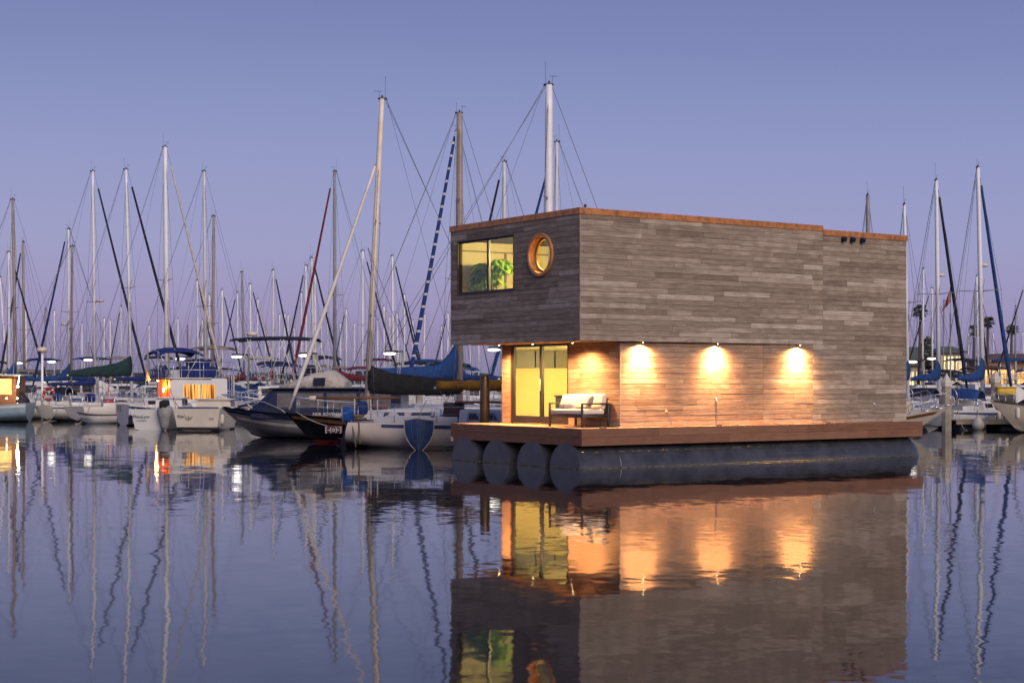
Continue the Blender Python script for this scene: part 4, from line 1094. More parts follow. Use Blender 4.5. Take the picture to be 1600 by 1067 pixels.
# --- near black boat
lab = 'black hulled sailboat with red boot stripe and leaning cream mast'
rb, hb_, pb = sailboat(lab, 573, 597, 155, 62.5, 178, L=9.6, hullm=BLACKH, mast=CREAMSP, r=.115, cover=CBLACK, covlen=3.7, covh=1.25, covmid=.95, covtail=.55, jib=SAILW, jibr=.085, jib0=.012, jib1=.985, spr=(.30, .60), mast_s=.665, boot=REDP, boomz=.95, stripe=TEAK, frac=.80, deckm=TEAK, fr=.96)
text('lettering', 'FAIR ADVENTURE', .17, (hb_.L * .30, hb_.pt(.8, 1, 1).y + .02, 1.12), (PI / 2, 0, PI + .25), TXTW, rb)
mb = MB(); mb.tube(sag((hb_.L / 2 - .5, .5, 1.22), (hb_.L / 2 - 2.3, 1.5, .62), .12), .02, 5); mb.build('bow_line', ROPE, rb)
# --- thick brown mast and candy jib
sailboat('sailboat with thick brown mast and draped blue boom cover left of house', 718, 718, 177, 72, 8, L=10, mast=TANSP, r=.155, cover=CBLUE, covlen=3.6, covh=1.9, covmid=.75, covtail=.5, boomz=1.5, spr=(.38, .7))
sailboat('sailboat with blue and white striped furled jib left of house', 712, 714, 205, 80, 135, L=9.3, mast=WSPAR, r=.10, jib=CANDY, jibr=.115, cover=CBLUE, covlen=3, spr=(.45,), jib0=.05, jib1=.985)
sailboat('sailboat with pale mast and navy jib rising behind the front roof edge', 788, 788, 253, 92, 140, mast=ALU, r=.12, jib=CNAVY, jibr=.10, cover=CBRIGHT, covlen=3.2, covh=1.6)
sailboat('sailboat with slim grey mast and blue jib right of the tallest mast', 868, 870, 222, 84, 150, mast=ALU, r=.10, jib=CBLUE, jibr=.10, cover=CBLUE, covlen=3)
# --- near white boat
lab = 'cream white sailboat with blue stripe, mustard sail cover and tallest white mast'
rw, hw_, pw = sailboat(lab, 856, 858, 133, 57.3, -8, L=12, hullm=mat('hull cream bright', (.86, .78, .67), .35, var=.10, vscale=1.2), mast=WSPAR, r=.15, cover=CYEL, covlen=4.0, covh=.7, covmid=.5, covtail=.32, boomz=1.12, jib=None, spr=(.35, .65), mast_s=.615, tr=-.28, B=3.1, win=False)
hw_.band(.84, .95, .006, .13, .985).build('sheer_stripe', BLUEST, rw)
outboard(rw, -6.02, .62, .78, BLUEPL, PLASTK, 1.25, .25)
cabw = [o for o in rw.children if o.name.startswith('cabin')][0]; secs = BOATS[lab][2]
for (a, b_) in ((-1.35, -.95), (-.85, -.30), (-.05, .85)):
    side_windows(secs, [(a, b_)], .34, .78, DARKGL, cabw, .14, sides=(-1,))
    mb = MB(); 
    zc = hw_.sheer(.5); y = -(hw_.B * .325)
    mb.tube([(a - .05, y - .0, zc + .09), (b_ + .05, y - .0, zc + .09), (b_ - .1, y + .07, zc + .40), (a + .0, y + .07, zc + .40), (a - .05, y, zc + .09)], .018, 5); mb.build('window_frame', ALU, cabw)
mb = MB(); mb.rbox((-2.35, -.45, 1.12), (-1.72, .45, 1.62), .03, 1); mb.build('companionway', mat('companionway brown', (.09, .05, .045), .6), rw)
mb = MB(); mb.rbox((-1.9, -.55, 1.60), (-.3, .55, 1.68), .02, 1); mb.build('hatch', TEAK, rw)
mb = MB(); mb.tube([(-7.2, -.4, 1.78), (-3.9, -.55, 1.80)], .05, 6); mb.build('wooden_spar', TEAK, rw)
mb = MB()
for x in (-5.6, -5.0, -4.75): mb.tube([(x, -.5, .95), (x, -.5, 1.76)], .025, 6)
mb.rbox((-7.3, -.5, 1.70), (-7.05, -.3, 1.86), .02, 1); mb.build('spar_crutch', OFFW, rw)
mb = MB()
mb.tube(sag((-5.6, -1.0, 1.0), (-5.4, -1.12, .05), -.06), .03, 5); mb.tube(sag((-5.3, -1.1, .98), (-5.25, -1.15, .15), -.08), .03, 5); mb.torus((-5.3, -.9, 1.05), .2, .05, None, 16, 6); mb.torus((-5.35, -.95, 1.15), .16, .05, None, 16, 6)
mb.build('rope_coil', mat('old rope', (.22, .17, .11), .95, var=.5, vscale=20), rw)
# sign plate on the outboard bracket
mb = MB(); mb.rbox((-6.75, -.35, .50), (-6.1, -.25, .78), .02, 1); sg = mb.build('name_board', mat('board maroon', (.10, .03, .03), .5), rw)
text('lettering', '[-(o)-]', .25, (-6.42, -.36, .64), SIDE_S, TXTW, sg)
# blue dinghy hung on end against the white hull
dg = thing('blue_dinghy', 'small blue dinghy hanging bow down against the cream sailboat side', 'dinghy', on_water(655, 55.6), R_(-8))
rings = []; n = 12
for i in range(n + 1):
    u = i / n; z = 1.02 - u * 1.08
    w_ = .54 * (1 - u ** 2.4) ** .75 * (.93 + .2 * u * (1 - u)) + .012; dpt = .30 * (1 - .8 * u ** 2) + .03
    ring = []
    for k in range(15):
        q = k / 7 - 1; ring.append(Vector((w_ * q, -dpt * (1 - abs(q) ** 1.5) - .02, z + .10 * (1 - abs(q)) * (1 - u))))
    rings.append(ring)
mb = MB(); mb.loft(rings, False, False)
mb.loft([[p + Vector((0, .03 + .5 * (-.02 - p.y), 0)) for p in r_] for r_ in rings], False, False); mb.build('hull', mat('dinghy blue', (.05, .10, .24), .4, var=.35, vscale=3), dg)
mb = MB(); edge = [r_[0] for r_ in rings] + [rings[-1][7]] + [r_[14] for r_ in rings][::-1]; mb.tube([Vector(p) for p in edge], .02, 5); mb.tube([Vector(p) for p in rings[0]], .028, 5); mb.build('gunwale', OFFW, dg)
mb = MB(); mb.tube([r_[7] + Vector((0, -.01, 0)) for r_ in rings], .014, 5); 
for k in (4, 10): mb.tube([r_[k] + Vector((0, -.004, 0)) for r_ in rings[:10]], .012, 5)
mb.build('keel', mat('dinghy keel', (.12, .16, .28), .4), dg)
mb = MB(); mb.tube([(.0, -.1, 1.1), (.1, .05, 1.45), (.22, .3, 1.75)], .012, 5); mb.build('hoist_rope', ROPE, dg)

# --- dark cabin cruiser
SLATE = mat('hull slate', (.17, .165, .165), .3, var=.55, vscale=.7, stretch=(.6, 1, 1))  # broad pale patches in the colour stand for reflections on the hull
lab = 'dark navy cabin cruiser with silver bow rail behind the black sailboat'
rc, hc, pc, sc_, zt = motorboat(lab, 345, 594, 68, 175, 9.2, 2.9, SLATE, 'bow', (-.36, .335, 1.22), NAVYH, mat('pane with pale reflection', (.17, .155, .145), .25, var=.4, vscale=5), rails=False, fr=.94, br=1.5, roof_f=.83, wins=[(-2.9, -1.6), (-1.45, -.2), (-.05, 1.1), (1.25, 1.9)], wf=(.36, .86))  # lighter pane colour stands in for reflections in the cabin glass
hc.band(.985, 1.06, .01).build('gunwale_stripe', BLACKH, rc); hc.band(.62, .72, .012, .1, .97).build('spray_stripe', mat('stripe pale', (.45, .42, .38), .4), rc)
hc.band(.84, .985, .008).build('topside_stripe', NAVYH, rc)
mb = MB()
for sd in (1, -1):
    pts = [hc.pt(u, 1, sd) + Vector((0, -sd * .06, 0)) for u in (.66, .74, .86, .96)]
    mb.tube([pts[0] + Vector((0, 0, .04)), pts[0] + Vector((.25, 0, .24)), pts[1] + Vector((.3, 0, .5)), pts[2] + Vector((.25, 0, .56)), pts[3] + Vector((.35, -sd * pts[3].y * .4, .60))], .024, 6)
    mb.tube([pts[2] + Vector((-.35, 0, 0)), pts[2] + Vector((.35, 0, .55))], .02, 6)
mb.tube([hc.pt(.96, 1, 1) + Vector((.35, -.06 - hc.pt(.96, 1, 1).y * .4 , .60)), hc.pt(.96, 1, -1) + Vector((.35, .06 + hc.pt(.96, 1, 1).y * .4, .60))], .024, 6)
mb.build('bow_rail', STEEL, rc)
text('lettering', 'CF 8193 GJ', .17, (2.25, hc.pt(.74, .67, 1).y + .05, .83), (PI / 2, 0, PI + .12), TXTB, rc)
mb = MB(); mb.loft([ringcab(-.9, .95, .8, zt, zt + .25, .1), ringcab(-.3, .95, .75, zt, zt + .72, .2), ringcab(.5, .95, .7, zt, zt + .60, .2), ringcab(1.9, .85, .7, zt, zt + .08, .04)]); mb.build('flybridge_canvas', CCREAM, rc)
mb = MB(); mb.prism([(.4, 1.0, zt + .1), (-.1, 1.0, zt + .1), (-.1, .86, zt + .42), (.4, .86, zt + .42)], (0, .02, 0)); mb.build('canvas_window', DARKGL, rc)
mb = MB(); mb.rbox((-2.9, 1.26, 1.20), (-1.9, 1.34, 1.46), .02, 1); mb.build('side_curtain', mat('curtain rust', (.28, .10, .04), .8), rc)
# --- hardtop motor yacht
lab = 'white motor yacht with navy hardtop and radar behind the dark cruiser'
ry, hy, py_, sy, zt = motorboat(lab, 440, 594, 96, 175, 8.4, 3.0, WHITE, 'mid', (-.38, .02, 1.45), bimm=CNAVY, bimz=4.9, fly=True, flycover=CNAVY, bimx=(-2.2, 2.9))
mb = MB(); mb.lathe([(.02, 0), (.33, .02), (.36, .12), (.30, .24), (.02, .27)], 16, Matrix.Translation((1.75, .2, 5.08))); mb.build('radar_dome', OFFW, ry)
mb = MB()
for sd in (1, -1):
    mb = MB()
    for x in (-2.0, -.2, 1.8): mb.tube([(x - .9, sd * 1.2, 2.3), (x, sd * 1.15, 4.85)], .028, 6); mb.tube([(x + .7, sd * 1.2, 2.5), (x - .2, sd * 1.15, 4.85)], .022, 6)
    mb.build('hardtop_frame', ALU, ry)
# --- trawler with orange lit door
lab = 'white trawler with glowing orange cabin door, blue bimini and lettering R II'
rt, ht, pt_, st, zt = motorboat(lab, 193, 594, 86, 30, 7.8, 2.9, WHITE, 'stern', (-.215, .20, 1.62), trim='box', winm=AMBER, wins=[(-.95, -.02), (.05, .85)], wf=(.30, .80), fly=False, hs=1.15, stripe=CROYAL, cabw=.40, tc=.2)
text('lettering', 'R II', .46, (-3.9 - .12, .38, .90), AFT, TXTB, rt)
x0 = -.215 * 7.8; wb = 2.9 * .40; zc = ht.sheer(.5) - .06
mb = MB(); mb.rbox((x0 - .05, -.75, zc + .06), (x0 - .025, .45, zc + 1.50), .008, 1); dr = mb.build('cabin_door', ORANGE, rt)
mb = MB(); mb.torus((0, 0, 0), .17, .03, Matrix.Translation((x0 - .055, -.15, zc + 1.0)) @ Matrix.Rotation(PI / 2, 4, 'Y'), 20, 6); mb.box((x0 - .056, -.5, zc + .15), (x0 - .051, .2, zc + .18)); mb.box((x0 - .056, -.5, zc + .48), (x0 - .051, .2, zc + .50)); mb.build('port_ring', mat('door groove', (.2, .05, .01), .5), dr)
mb = MB(); mb.lathe([(.001, 0), (.16, 0), (.16, .006), (.001, .006)], 20, Matrix.Translation((x0 - .062, -.15, zc + 1.0)) @ Matrix.Rotation(PI / 2, 4, 'Y')); mb.build('port_light', emit_mat('port light glow', (1, .75, .5), 14), dr)
mb = MB(); mb.box((x0 - .02, -wb, zc), (x0 - .002, wb, zc + 1.55)); mb.build('cockpit_bulkhead', ORANGE, rt)
mb = MB(); mb.rbox((x0 - .62, -wb - .06, zc + 1.56), (x0 + .1, wb + .06, zc + 1.64), .02, 1); mb.build('overhang', TEAK, rt)
l = bpy.data.lights.new('cockpit_lamp', 'POINT'); l.energy = 130; l.color = (1, .46, .12); l.shadow_soft_size = .06
lo = bpy.data.objects.new('cockpit_lamp', l); COL.objects.link(lo); lo.parent = rt; lo.location = (x0 - .50, -.3, zc + 1.30)
mb = MB(); mb.ell((x0 - .42, -.3, zc + 1.50), (.06, .06, .04), 10, 6); mb.build('cockpit_light', emit_mat('bulb warm', (1, .6, .25), 20), rt)
mb = MB()
for sd in (1, -1):
    for i in range(5):
        x = -1.5 + 3.4 * i / 4; mb.tube([(x, sd * 1.1, zt), (x, sd * 1.1, zt + .85)], .02, 5)
    for k in (.42, .85): mb.tube([(-1.5, sd * 1.1, zt + k), (1.9, sd * 1.1, zt + k)], .017, 5)
mb.build('flybridge_rail', STEEL, rt)
mb = MB(); mb.rbox((-.9, -.7, zt), (1.1, .7, zt + .62), .16, 3); mb.rbox((-.3, -.5, zt + .5), (.8, .5, zt + .98), .14, 3); mb.build('helm_cover', CROYAL, rt)
mb = MB(); mb.rbox((-1.45, -.5, zt), (-.95, .5, zt + .42), .02, 1); mb.build('locker', GREYW, rt)
q = canopy(-2.4, .25, 1.05, 4.0, .22, .06, 6, 8, .25).build('bimini', CROYAL, rt); canopy_frame(-2.3, .1, 1.02, 4.0, zt, .02).build('bimini_frame', STEEL, q)
mb = MB()
for y in (-1.32, -.98): mb.tube([(1.85, y, zc), (1.85, y, zt + .1)], .03, 6)
for k in range(6): mb.rbox((1.82, -1.32, zc + .2 + .25 * k), (1.90, -.98, zc + .24 + .25 * k), .008, 1)
mb.build('ladder', OFFW, rt)
mb = MB(); mb.tube([(-2.4, .5, zt - .2), (-2.4, .5, zt + 1.7)], [.17, .02], 8); mb.build('furled_umbrella', CGREY, rt)
mb = MB(); mb.torus((0, 0, 0), .33, .02, Matrix.Translation((-2.2, -.75, zt + .3)) @ Matrix.Rotation(PI / 2, 4, 'X'), 24, 6); mb.torus((0, 0, 0), .33, .02, Matrix.Translation((-1.9, -.55, zt + .3)) @ Matrix.Rotation(PI / 2, 4, 'X'), 24, 6)
mb.tube([(-2.2, -.75, zt + .3), (-2.05, -.7, zt + .72), (-1.9, -.55, zt + .3)], .02, 6); mb.build('bicycle_frame', DKFIT, rt)

# --- two small boats with their transoms to the camera
lab = 'small white motorboat showing its transom lettered MecaLynn'
rm_, hm_, pm, sm_, zt = motorboat(lab, 236, 594, 78, 84, 5.6, 1.98, WHITE, 'stern', (-.02, .26, .62), hs=1.02, rails=False, cabw=.36, tc=.12, bs=.95)
text('lettering', 'MecaLynn', .215, (-2.8 - .08 - .03, .45, .66), AFT, TXTB, rm_); text('lettering', 'LONG BEACH', .085, (-2.8 - .08 - .01, .45, .46), AFT, TXTB, rm_)
outboard(rm_, -2.98, -.78, .85, CBLACK, CGREY, 1.25, -.12)
mb = MB(); mb.loft([[Vector((-3.1 + .34 * math.cos(a) * s_, -.80 + .38 * math.sin(a) * s_, z)) for a in [2 * PI * k / 12 for k in range(12)]] for z, s_ in ((.05, .45), (.3, .62), (.62, .85), (.92, 1.05), (1.12, .95), (1.2, .5))]); mb.build('motor_cover', CGREY, rm_)
lab = 'cream motorboat with painted transom graphic moored right of the MecaLynn boat'
rm2, hm2, pm2, sm2, zt2 = motorboat(lab, 308, 594, 77, 86, 5.9, 2.36, OFFW, 'stern', (0.02, .28, .55), hs=1.06, rails=False, cabw=.38, tc=.14, bs=.96)
text('lettering', 'Reel', .21, (-2.95 - .11, .78, .70), AFT, mat('graphic green', (.04, .10, .05), .5), rm2, shear=.3); text('lettering', 'Up!', .23, (-2.95 - .11, .40, .62), AFT, TXTB, rm2, shear=.3)
text('lettering', '2350', .12, (-2.95 - .10, -.72, .58), AFT, TXTB, rm2)
mb = MB(); mb.rbox((-3.25, -1.1, .10), (-2.9, .9, .18), .02, 1); mb.build('swim_step', mat('swim step dark', (.05, .045, .04), .6), rm2)
mb = MB(); mb.rbox((-2.95, -1.0, 1.05), (-2.72, .95, 1.14), .03, 1); mb.build('transom_cap', BLUEST, rm2)
def flag(label, loc, rotz, h=1.0, droop=True, tilt=.35, L=.55, name='flag', cols=None):
    t = thing(name, label, 'flag', loc, rotz)
    mb = MB(); top = Vector((tilt * h, 0, h)); mb.tube([(0, 0, 0), top], .016, 6); mb.build('pole', TANSP, t)
    rings = []; nx, ny = 10, 10
    for i in range(nx + 1):
        u = i / nx; row = []
        for j in range(ny + 1):
            v = j / ny; p = top * (.97 - .0 * v) - Vector((0, 0, 0)); 
            row.append(Vector((top.x * (1 - .62 * v) - .32 * u * (.3 + v) * L * 1.6, .05 * math.sin(u * 9 + v * 2), h * (1 - .62 * v) - u * L * .75)))
        rings.append(row)
    mb = MB(); mb.loft(rings, False, False)
    mb.loft([[p + Vector((0, .006, 0)) for p in r_] for r_ in rings], False, False); mb.build('cloth', cols, t); return t
USF = stripe_mat('flag red and white', (.45, .03, .05), (.75, .72, .70), 'X', 9)
p = at(276, 642, 77.4)
flag('drooping striped flag on the stern between the two small motorboats', p, R_(180), 1.05, cols=USF, tilt=.28)
p = at(170, 626, 97); flag('limp striped flag at the stern beside the orange door trawler', p, R_(175), 1.35, cols=USF, tilt=.12, L=.7)
# --- far left boat with lit timber cabin
lab = 'pale blue boat with brightly lit timber deckhouse at the left edge'
rl, hl, pl_, sl, zt = motorboat(lab, 46, 594, 94, 183, 8.5, 2.8, PALEB, 'stern', (-.44, .15, 1.75), TEAK, WARMLIT, trim='box', wins=[(-3.5, -2.75), (-2.6, -1.75), (-1.6, -.75), (-.6, .2), (.35, 1.0)], wf=(.40, .92), hs=1.1, stripe=GREYW, rails=False)
mb = MB(); mb.rbox((-4.1, -1.35, zt - .02), (1.5, 1.35, zt + .07), .02, 1); mb.build('deckhouse_roof', GREYW, rl)
for x in (-3.9, -3.3, -2.7):
    mb = MB(); mb.ell((x, 1.42, 1.38), (.05, .04, .05), 8, 6); mb.build('string_lamp', emit_mat('string lamp', (1, .8, .5), 18), rl)
mb = MB(); mb.loft([ringcab(-4.2, .5, .3, 1.05, 1.3, .1), ringcab(-3.8, .7, .35, 1.05, 1.75, .2), ringcab(-3.2, .7, .4, 1.05, 1.5, .2)]); mb.build('cockpit_cover', CNAVY, rl)
l = bpy.data.lights.new('cabin_lamp', 'POINT'); l.energy = 60; l.color = (1, .7, .35); l.shadow_soft_size = .08
lo = bpy.data.objects.new('cabin_lamp', l); COL.objects.link(lo); lo.parent = rl; lo.location = (-4.0, 1.75, 1.9)
mb = MB(); mb.ell((-4.0, 1.7, 2.05), (.07, .07, .05), 10, 6); mb.tube([(-4.0, 1.7, 2.1), (-4.0, 1.3, 2.7)], .012, 5); mb.build('deck_lamp', emit_mat('bulb white', (1, .9, .7), 40), rl)
# radar pole
rp = thing('radar_mast', 'slim white pole with a pale radar dome above the red life ring', 'radar mast', on_water(66, 97.5))
mb = MB(); mb.tube([(0, 0, -.5), (0, 0, 4.15)], .075, 8); mb.build('pole', WSPAR, rp)
mb = MB(); mb.lathe([(.02, 4.15), (.28, 4.17), (.34, 4.27), (.30, 4.42), (.02, 4.47)], 16); mb.build('dome', OFFW, rp)
# life ring on the pushpit
lr = thing('life_ring', 'red life ring with white bands on the left sailboat stern', 'life ring', at(76.5, 616, 96.6), R_(-12))
Mz = Matrix.Rotation(PI / 2, 4, 'X')
mb = MB(); mb.torus((0, 0, 0), .34, .10, Mz, 32, 10); mb.build('ring', REDP, lr)
for k in range(4):
    a = PI / 4 + k * PI / 2; mb = MB(); mb.torus((0, 0, 0), .34, .106, Mz, 4, 10, a - .085, a + .085); mb.build('band', WHITE, lr)
# small grey dinghy and stern motor
dn = Hull(2.2, 1.2, .48, .46, .62, .12, .1, .4, .8, -.05)
dr = thing('dinghy', 'small grey dinghy tied beside the trawler stern', 'dinghy', on_water(152, 90), R_(185))
dn.shell(12, 6).build('hull', GREYW, dr); dn.deck(.2).build('floor', DECKW, dr)
mb = MB()
for sd in (1, -1): mb.tube([dn.pt(i / 10, 1, sd) for i in range(11)], .03, 6)
mb.build('gunwale', DKFIT, dr); mb = MB(); mb.rbox((-.2, -.5, .33), (.1, .5, .38), .01, 1); mb.build('thwart', TEAK, dr); outboard(dr, -1.15, 0, .5, GREYW, DKFIT, .8, 0)

# --- right of the house
lab = 'cream boat bow lettered CF 7208 just beyond the right deck end'
r1, h1, p1, s1, z1 = motorboat(lab, 1478, 594, 63, -6, 7.0, 2.3, OFFW, 'bow', (-.2, .12, .62), fr=.98, hs=.8, chine=False, br=1.9, rails=False, stripe=TEAK)
text('lettering', 'CF 7208', .21, (2.35, -h1.pt(.84, .62, 1).y - .035, .60), (PI / 2, 0, .30), TXTB, r1)
mb = MB(); mb.tube([h1.pt(.8, 1, -1), h1.pt(.8, 1, -1) + Vector((.2, .05, .35)), h1.pt(.96, 1, -1) + Vector((.1, .1, .38)), h1.pt(.96, 1, 1) + Vector((.1, -.1, .38)), h1.pt(.8, 1, 1) + Vector((.2, -.05, .35)), h1.pt(.8, 1, 1)], .016, 6); mb.build('pulpit', STEEL, r1)
lab = 'white boat bow just behind the cream bow beside the capped pile'
r2, h2, p2, s2, z2 = motorboat(lab, 1490, 594, 70, 2, 7.5, 2.5, OFFW, 'bow', (-.2, .16, .8), fr=1.0, chine=False, br=2.0, rails=True)
mb = MB(); mb.rbox((1.2, -.4, 1.0), (1.75, .3, 1.55), .03, 1); mb.build('deck_box', mat('deck box sand', (.5, .42, .28), .6), r2)
lab = 'white speedboat with black canvas cover at the right edge'
r3, h3, p3, s3, z3 = motorboat(lab, 1546, 594, 73.5, 203, 8.0, 2.7, OFFW, 'bow', (-.3, .16, .7), fr=1.12, rails=False, br=1.7, winm=DARKGL)
h3.band(.955, 1.03, .012).build('rub_rail', mat('rub rail', (.10, .09, .08), .5), r3)
mb = MB(); mb.loft([ringcab(1.9, 1.05, .9, 1.12, 1.28, .08), ringcab(.9, 1.2, .9, 1.1, 1.75, .2), ringcab(-.6, 1.25, .95, 1.05, 2.25, .2), ringcab(-2.2, 1.25, .95, 1.05, 2.2, .2), ringcab(-3.8, 1.2, 1.0, 1.05, 1.5, .2)]); mb.build('canvas_cover', CBLACK, r3)
q = canopy(-3.6, .9, 1.25, 2.65, .14, .05, 6, 8, .35).build('bimini', CBROWN, r3); canopy_frame(-3.4, .8, 1.22, 2.6, 1.1, .02).build('bimini_frame', STEEL, q)
h3.rail(.72, .98, .42, 3, .016, 1).build('bow_rail', STEEL, r3)
mb = MB()
text('lettering', 'Sea Sprite', .26, (1.55, h3.pt(.72, .99, 1).y + .02, 1.30), (PI / 2, 0, PI + .12), TXTB, r3, shear=.25)
lab = 'sailboat with navy jib, tallest right mast and script Coming About'
rr3, hh3, _p = sailboat(lab, 1536, 1528, 262, 84, 50, mast=WSPAR, r=.12, jib=CBLUE, jibr=.12, cover=CBLUE, covlen=3.2, covh=1.3, covmid=.6, radar=.575, spr=(.47,), hood=CBLUE, stripe=BLUEST, sprlen=1.15)
text('lettering', 'Coming About', .42, (-1.3, -hh3.pt(.36, .75, 1).y - .06, .62), SIDE_S, TXTB, rr3, shear=.35)
sailboat('sailboat with second tallest right mast and blue cover beside house end', 1467, 1463, 282, 92, 50, mast=WSPAR, r=.12, jib=CNAVY, jibr=.12, cover=CBLUE, covlen=3.6, covh=1.2, covmid=.6, radar=.56, spr=(.48,), hood=CNAVY, sprlen=1.2, stripe=BLUEST)
sailboat('sailboat with white mast skimming the right wall edge of the house', 1419, 1413, 320, 84, 60, mast=WSPAR, r=.09, cover=CBLUE, covlen=3, spr=(.5,))
sailboat('sailboat with blue grey mast rising behind the stepped roof', 1358, 1356, 305, 97, 60, mast=GREYSP, r=.14, cover=CBLUE, covlen=3)
rf = flag('furled red ensign hanging below the second right mast', at(1485, 490, 94.5), 0, 1.8, cols=stripe_mat('ensign red', (.32, .02, .03), (.25, .18, .2), 'X', 4), tilt=.02, L=.9)
mb = MB(); mb.tube([(0, 0, -(rf.location.z)), (0, 0, .02)], .045, 6); mb.build('staff', GREYSP, rf)

# docks and piles
PLANKD = wood_mat('dock planks', [(.22, .19, .15), (.28, .24, .19), (.25, .21, .16)], .85, .3)
def dock(label, P0, P1, width, z=.48, group=None):
    P0, P1 = Vector(P0), Vector(P1); d = P1 - P0; Lg = d.length
    t = thing('floating_dock', label, 'dock', P0, math.atan2(d.y, d.x), group)
    mb = MB(); x = 0
    while x < Lg: mb.box((x, -width / 2, z - .05), (min(x + .19, Lg), width / 2, z)); x += .2
    mb.build('deck_planks', PLANKD, t)
    mb = MB()
    for sd in (1, -1): mb.box((0, sd * width / 2 - .04, z - .22), (Lg, sd * width / 2 + .04, z - .055))
    mb.build('fender_board', mat('dock board', (.30, .26, .19), .8, var=.35), t)
    mb = MB(); x = .3
    while x < Lg - 1.2: mb.rbox((x, -width / 2 + .15, -.3), (x + 1.3, width / 2 - .15, z - .23), .05, 1); x += 2.2
    mb.build('float', mat('dock float', (.03, .03, .03), .8), t); return t
dk1 = dock('timber finger dock in front of the Coming About sailboat', on_water(1480, 79.3), on_water(1640, 80.5), 1.8)
dock('long timber walkway behind the left row of boats', (-2.0, 90.5, 0), (-46, 152, 0), 2.2)
def pile(label, px, Y, r, ztop, m, capm, group='concrete piles'):
    p = at(px, 594, Y); t = thing('dock_pile', label, 'pile', (p.x, p.y, 0), .3, group)
    mb = MB(); mb.lathe([(r, -1.5), (r, ztop - .62)], 8, smooth=False); mb.build('shaft', m, t)
    mb = MB(); mb.lathe([(r * 1.12, ztop - .64), (r * 1.12, ztop - .42), (.02, ztop)], 8, smooth=False); mb.build('cap', capm, t); return t
CONC = mat('pile concrete', (.40, .36, .28), .85, var=.35, vscale=2)
CAPW = mat('pile cap', (.60, .56, .48), .6, var=.15)
pile('pale pile with pointed white cap at the finger dock head', 1479, 78.2, .235, 2.75, CONC, CAPW)
pile('pale pile with pointed cap behind the white speedboat', 1556, 83.2, .25, 2.95, CONC, CAPW)
for i, (px, Y) in enumerate(((300, 99.5), (455, 92), (655, 89))):
    pile('pale capped pile standing in the left marina ' + ('nearest the tan bimini', 'under the hardtop yacht', 'left of the thick brown mast')[i], px, Y, .2, 2.5, CONC, CAPW)
by = thing('mooring_buoy', 'white teardrop fender hanging off the finger dock', 'buoy', on_water(1528.5, 78.0))
mb = MB(); mb.lathe([(.01, -.1), (.22, .0), (.30, .2), (.27, .38), (.12, .60), (.05, .72), (.01, .74)], 16); mb.build('float', OFFW, by)
mb = MB(); mb.tube([(0, 0, .72), (0, .15, 1.0), (.05, .5, .5)], .015, 5); mb.build('rope', ROPE, by)
yk = MB(); yk.rbox((-.5, -.3, 0), (.5, .3, .42), .12, 3)
t = thing('yellow_locker', 'bright yellow locker on the dock beyond the speedboat', 'locker', at(1571, 618, 83.0))
yk.build('body', mat('locker yellow', (.62, .42, .03), .5), t); mb = MB(); mb.rbox((-.53, -.33, .38), (.53, .33, .47), .04, 2); mb.build('lid', mat('locker yellow', (.62, .42, .03), .5), t)
mb = MB(); mb.box((-.45, -.25, -(t.location.z) + .1), (.45, .25, .0)); mb.build('stand', DKFIT, t)

# dock lamps
def lamp(label, px, py, Y, E=60, side=-1, bright=1):
    p = at(px, py, Y); z = p.z
    t = thing('dock_lamp', label, 'lamp post', (p.x - side * .75, p.y, 0), 0, 'white lamps on the docks')
    mb = MB(); mb.tube([(0, 0, -.4), (0, 0, z + .12)], .07, 8); mb.build('post', mat('lamp post', (.33, .33, .30), .5), t)
    mb = MB(); mb.rbox((min(0, side * 1.0), -.12, z + .05), (max(0, side * 1.0), .12, z + .16), .02, 1); mb.build('arm', DKFIT, t)
    mb = MB(); mb.ell((side * .72, 0, z - .02), (.34, .17, .08), 14, 8); mb.build('lens', LAMPW, t)
    if E:
        l = bpy.data.lights.new('dock_lamp_light', 'POINT'); l.energy = E; l.color = (1, .93, .80); l.shadow_soft_size = .3
        lo = bpy.data.objects.new('dock_lamp_light', l); COL.objects.link(lo); lo.parent = t; lo.location = (side * .72, 0, z - .35)
lamp('lit dock lamp above the black boom cover', 608, 552, 87, 8)
lamp('lit dock lamp right of the white furled jib foot', 475, 555, 91.5, 8)
lamp('lit dock lamp under the left end of the navy hardtop', 369, 557, 99, 8)
lamp('lit dock lamp at the end of the blue trawler bimini', 281, 560, 108, 8)
lamp('lit dock lamp above the dark green sail cover', 137, 562, 116, 8)
lamp('lit dock lamp right of the radar pole', 80, 565, 124, 8)
lamp('lit dock lamp at far left above the J 80 cover', 29, 567, 132, 8)
lamp('small far dock lamp right of the white furled jib', 503, 573, 150, 8)
lamp('lit dock lamp seen under the house overhang', 771, 546, 84, 8)
lamp('lit dock lamp just right of the house end wall', 1424, 565, 98, 8)
lamp('lit dock lamp left of the second right mast', 1455, 560, 120, 8)
lamp('lit dock lamp near the far right warm building', 1573, 562, 130, 8)

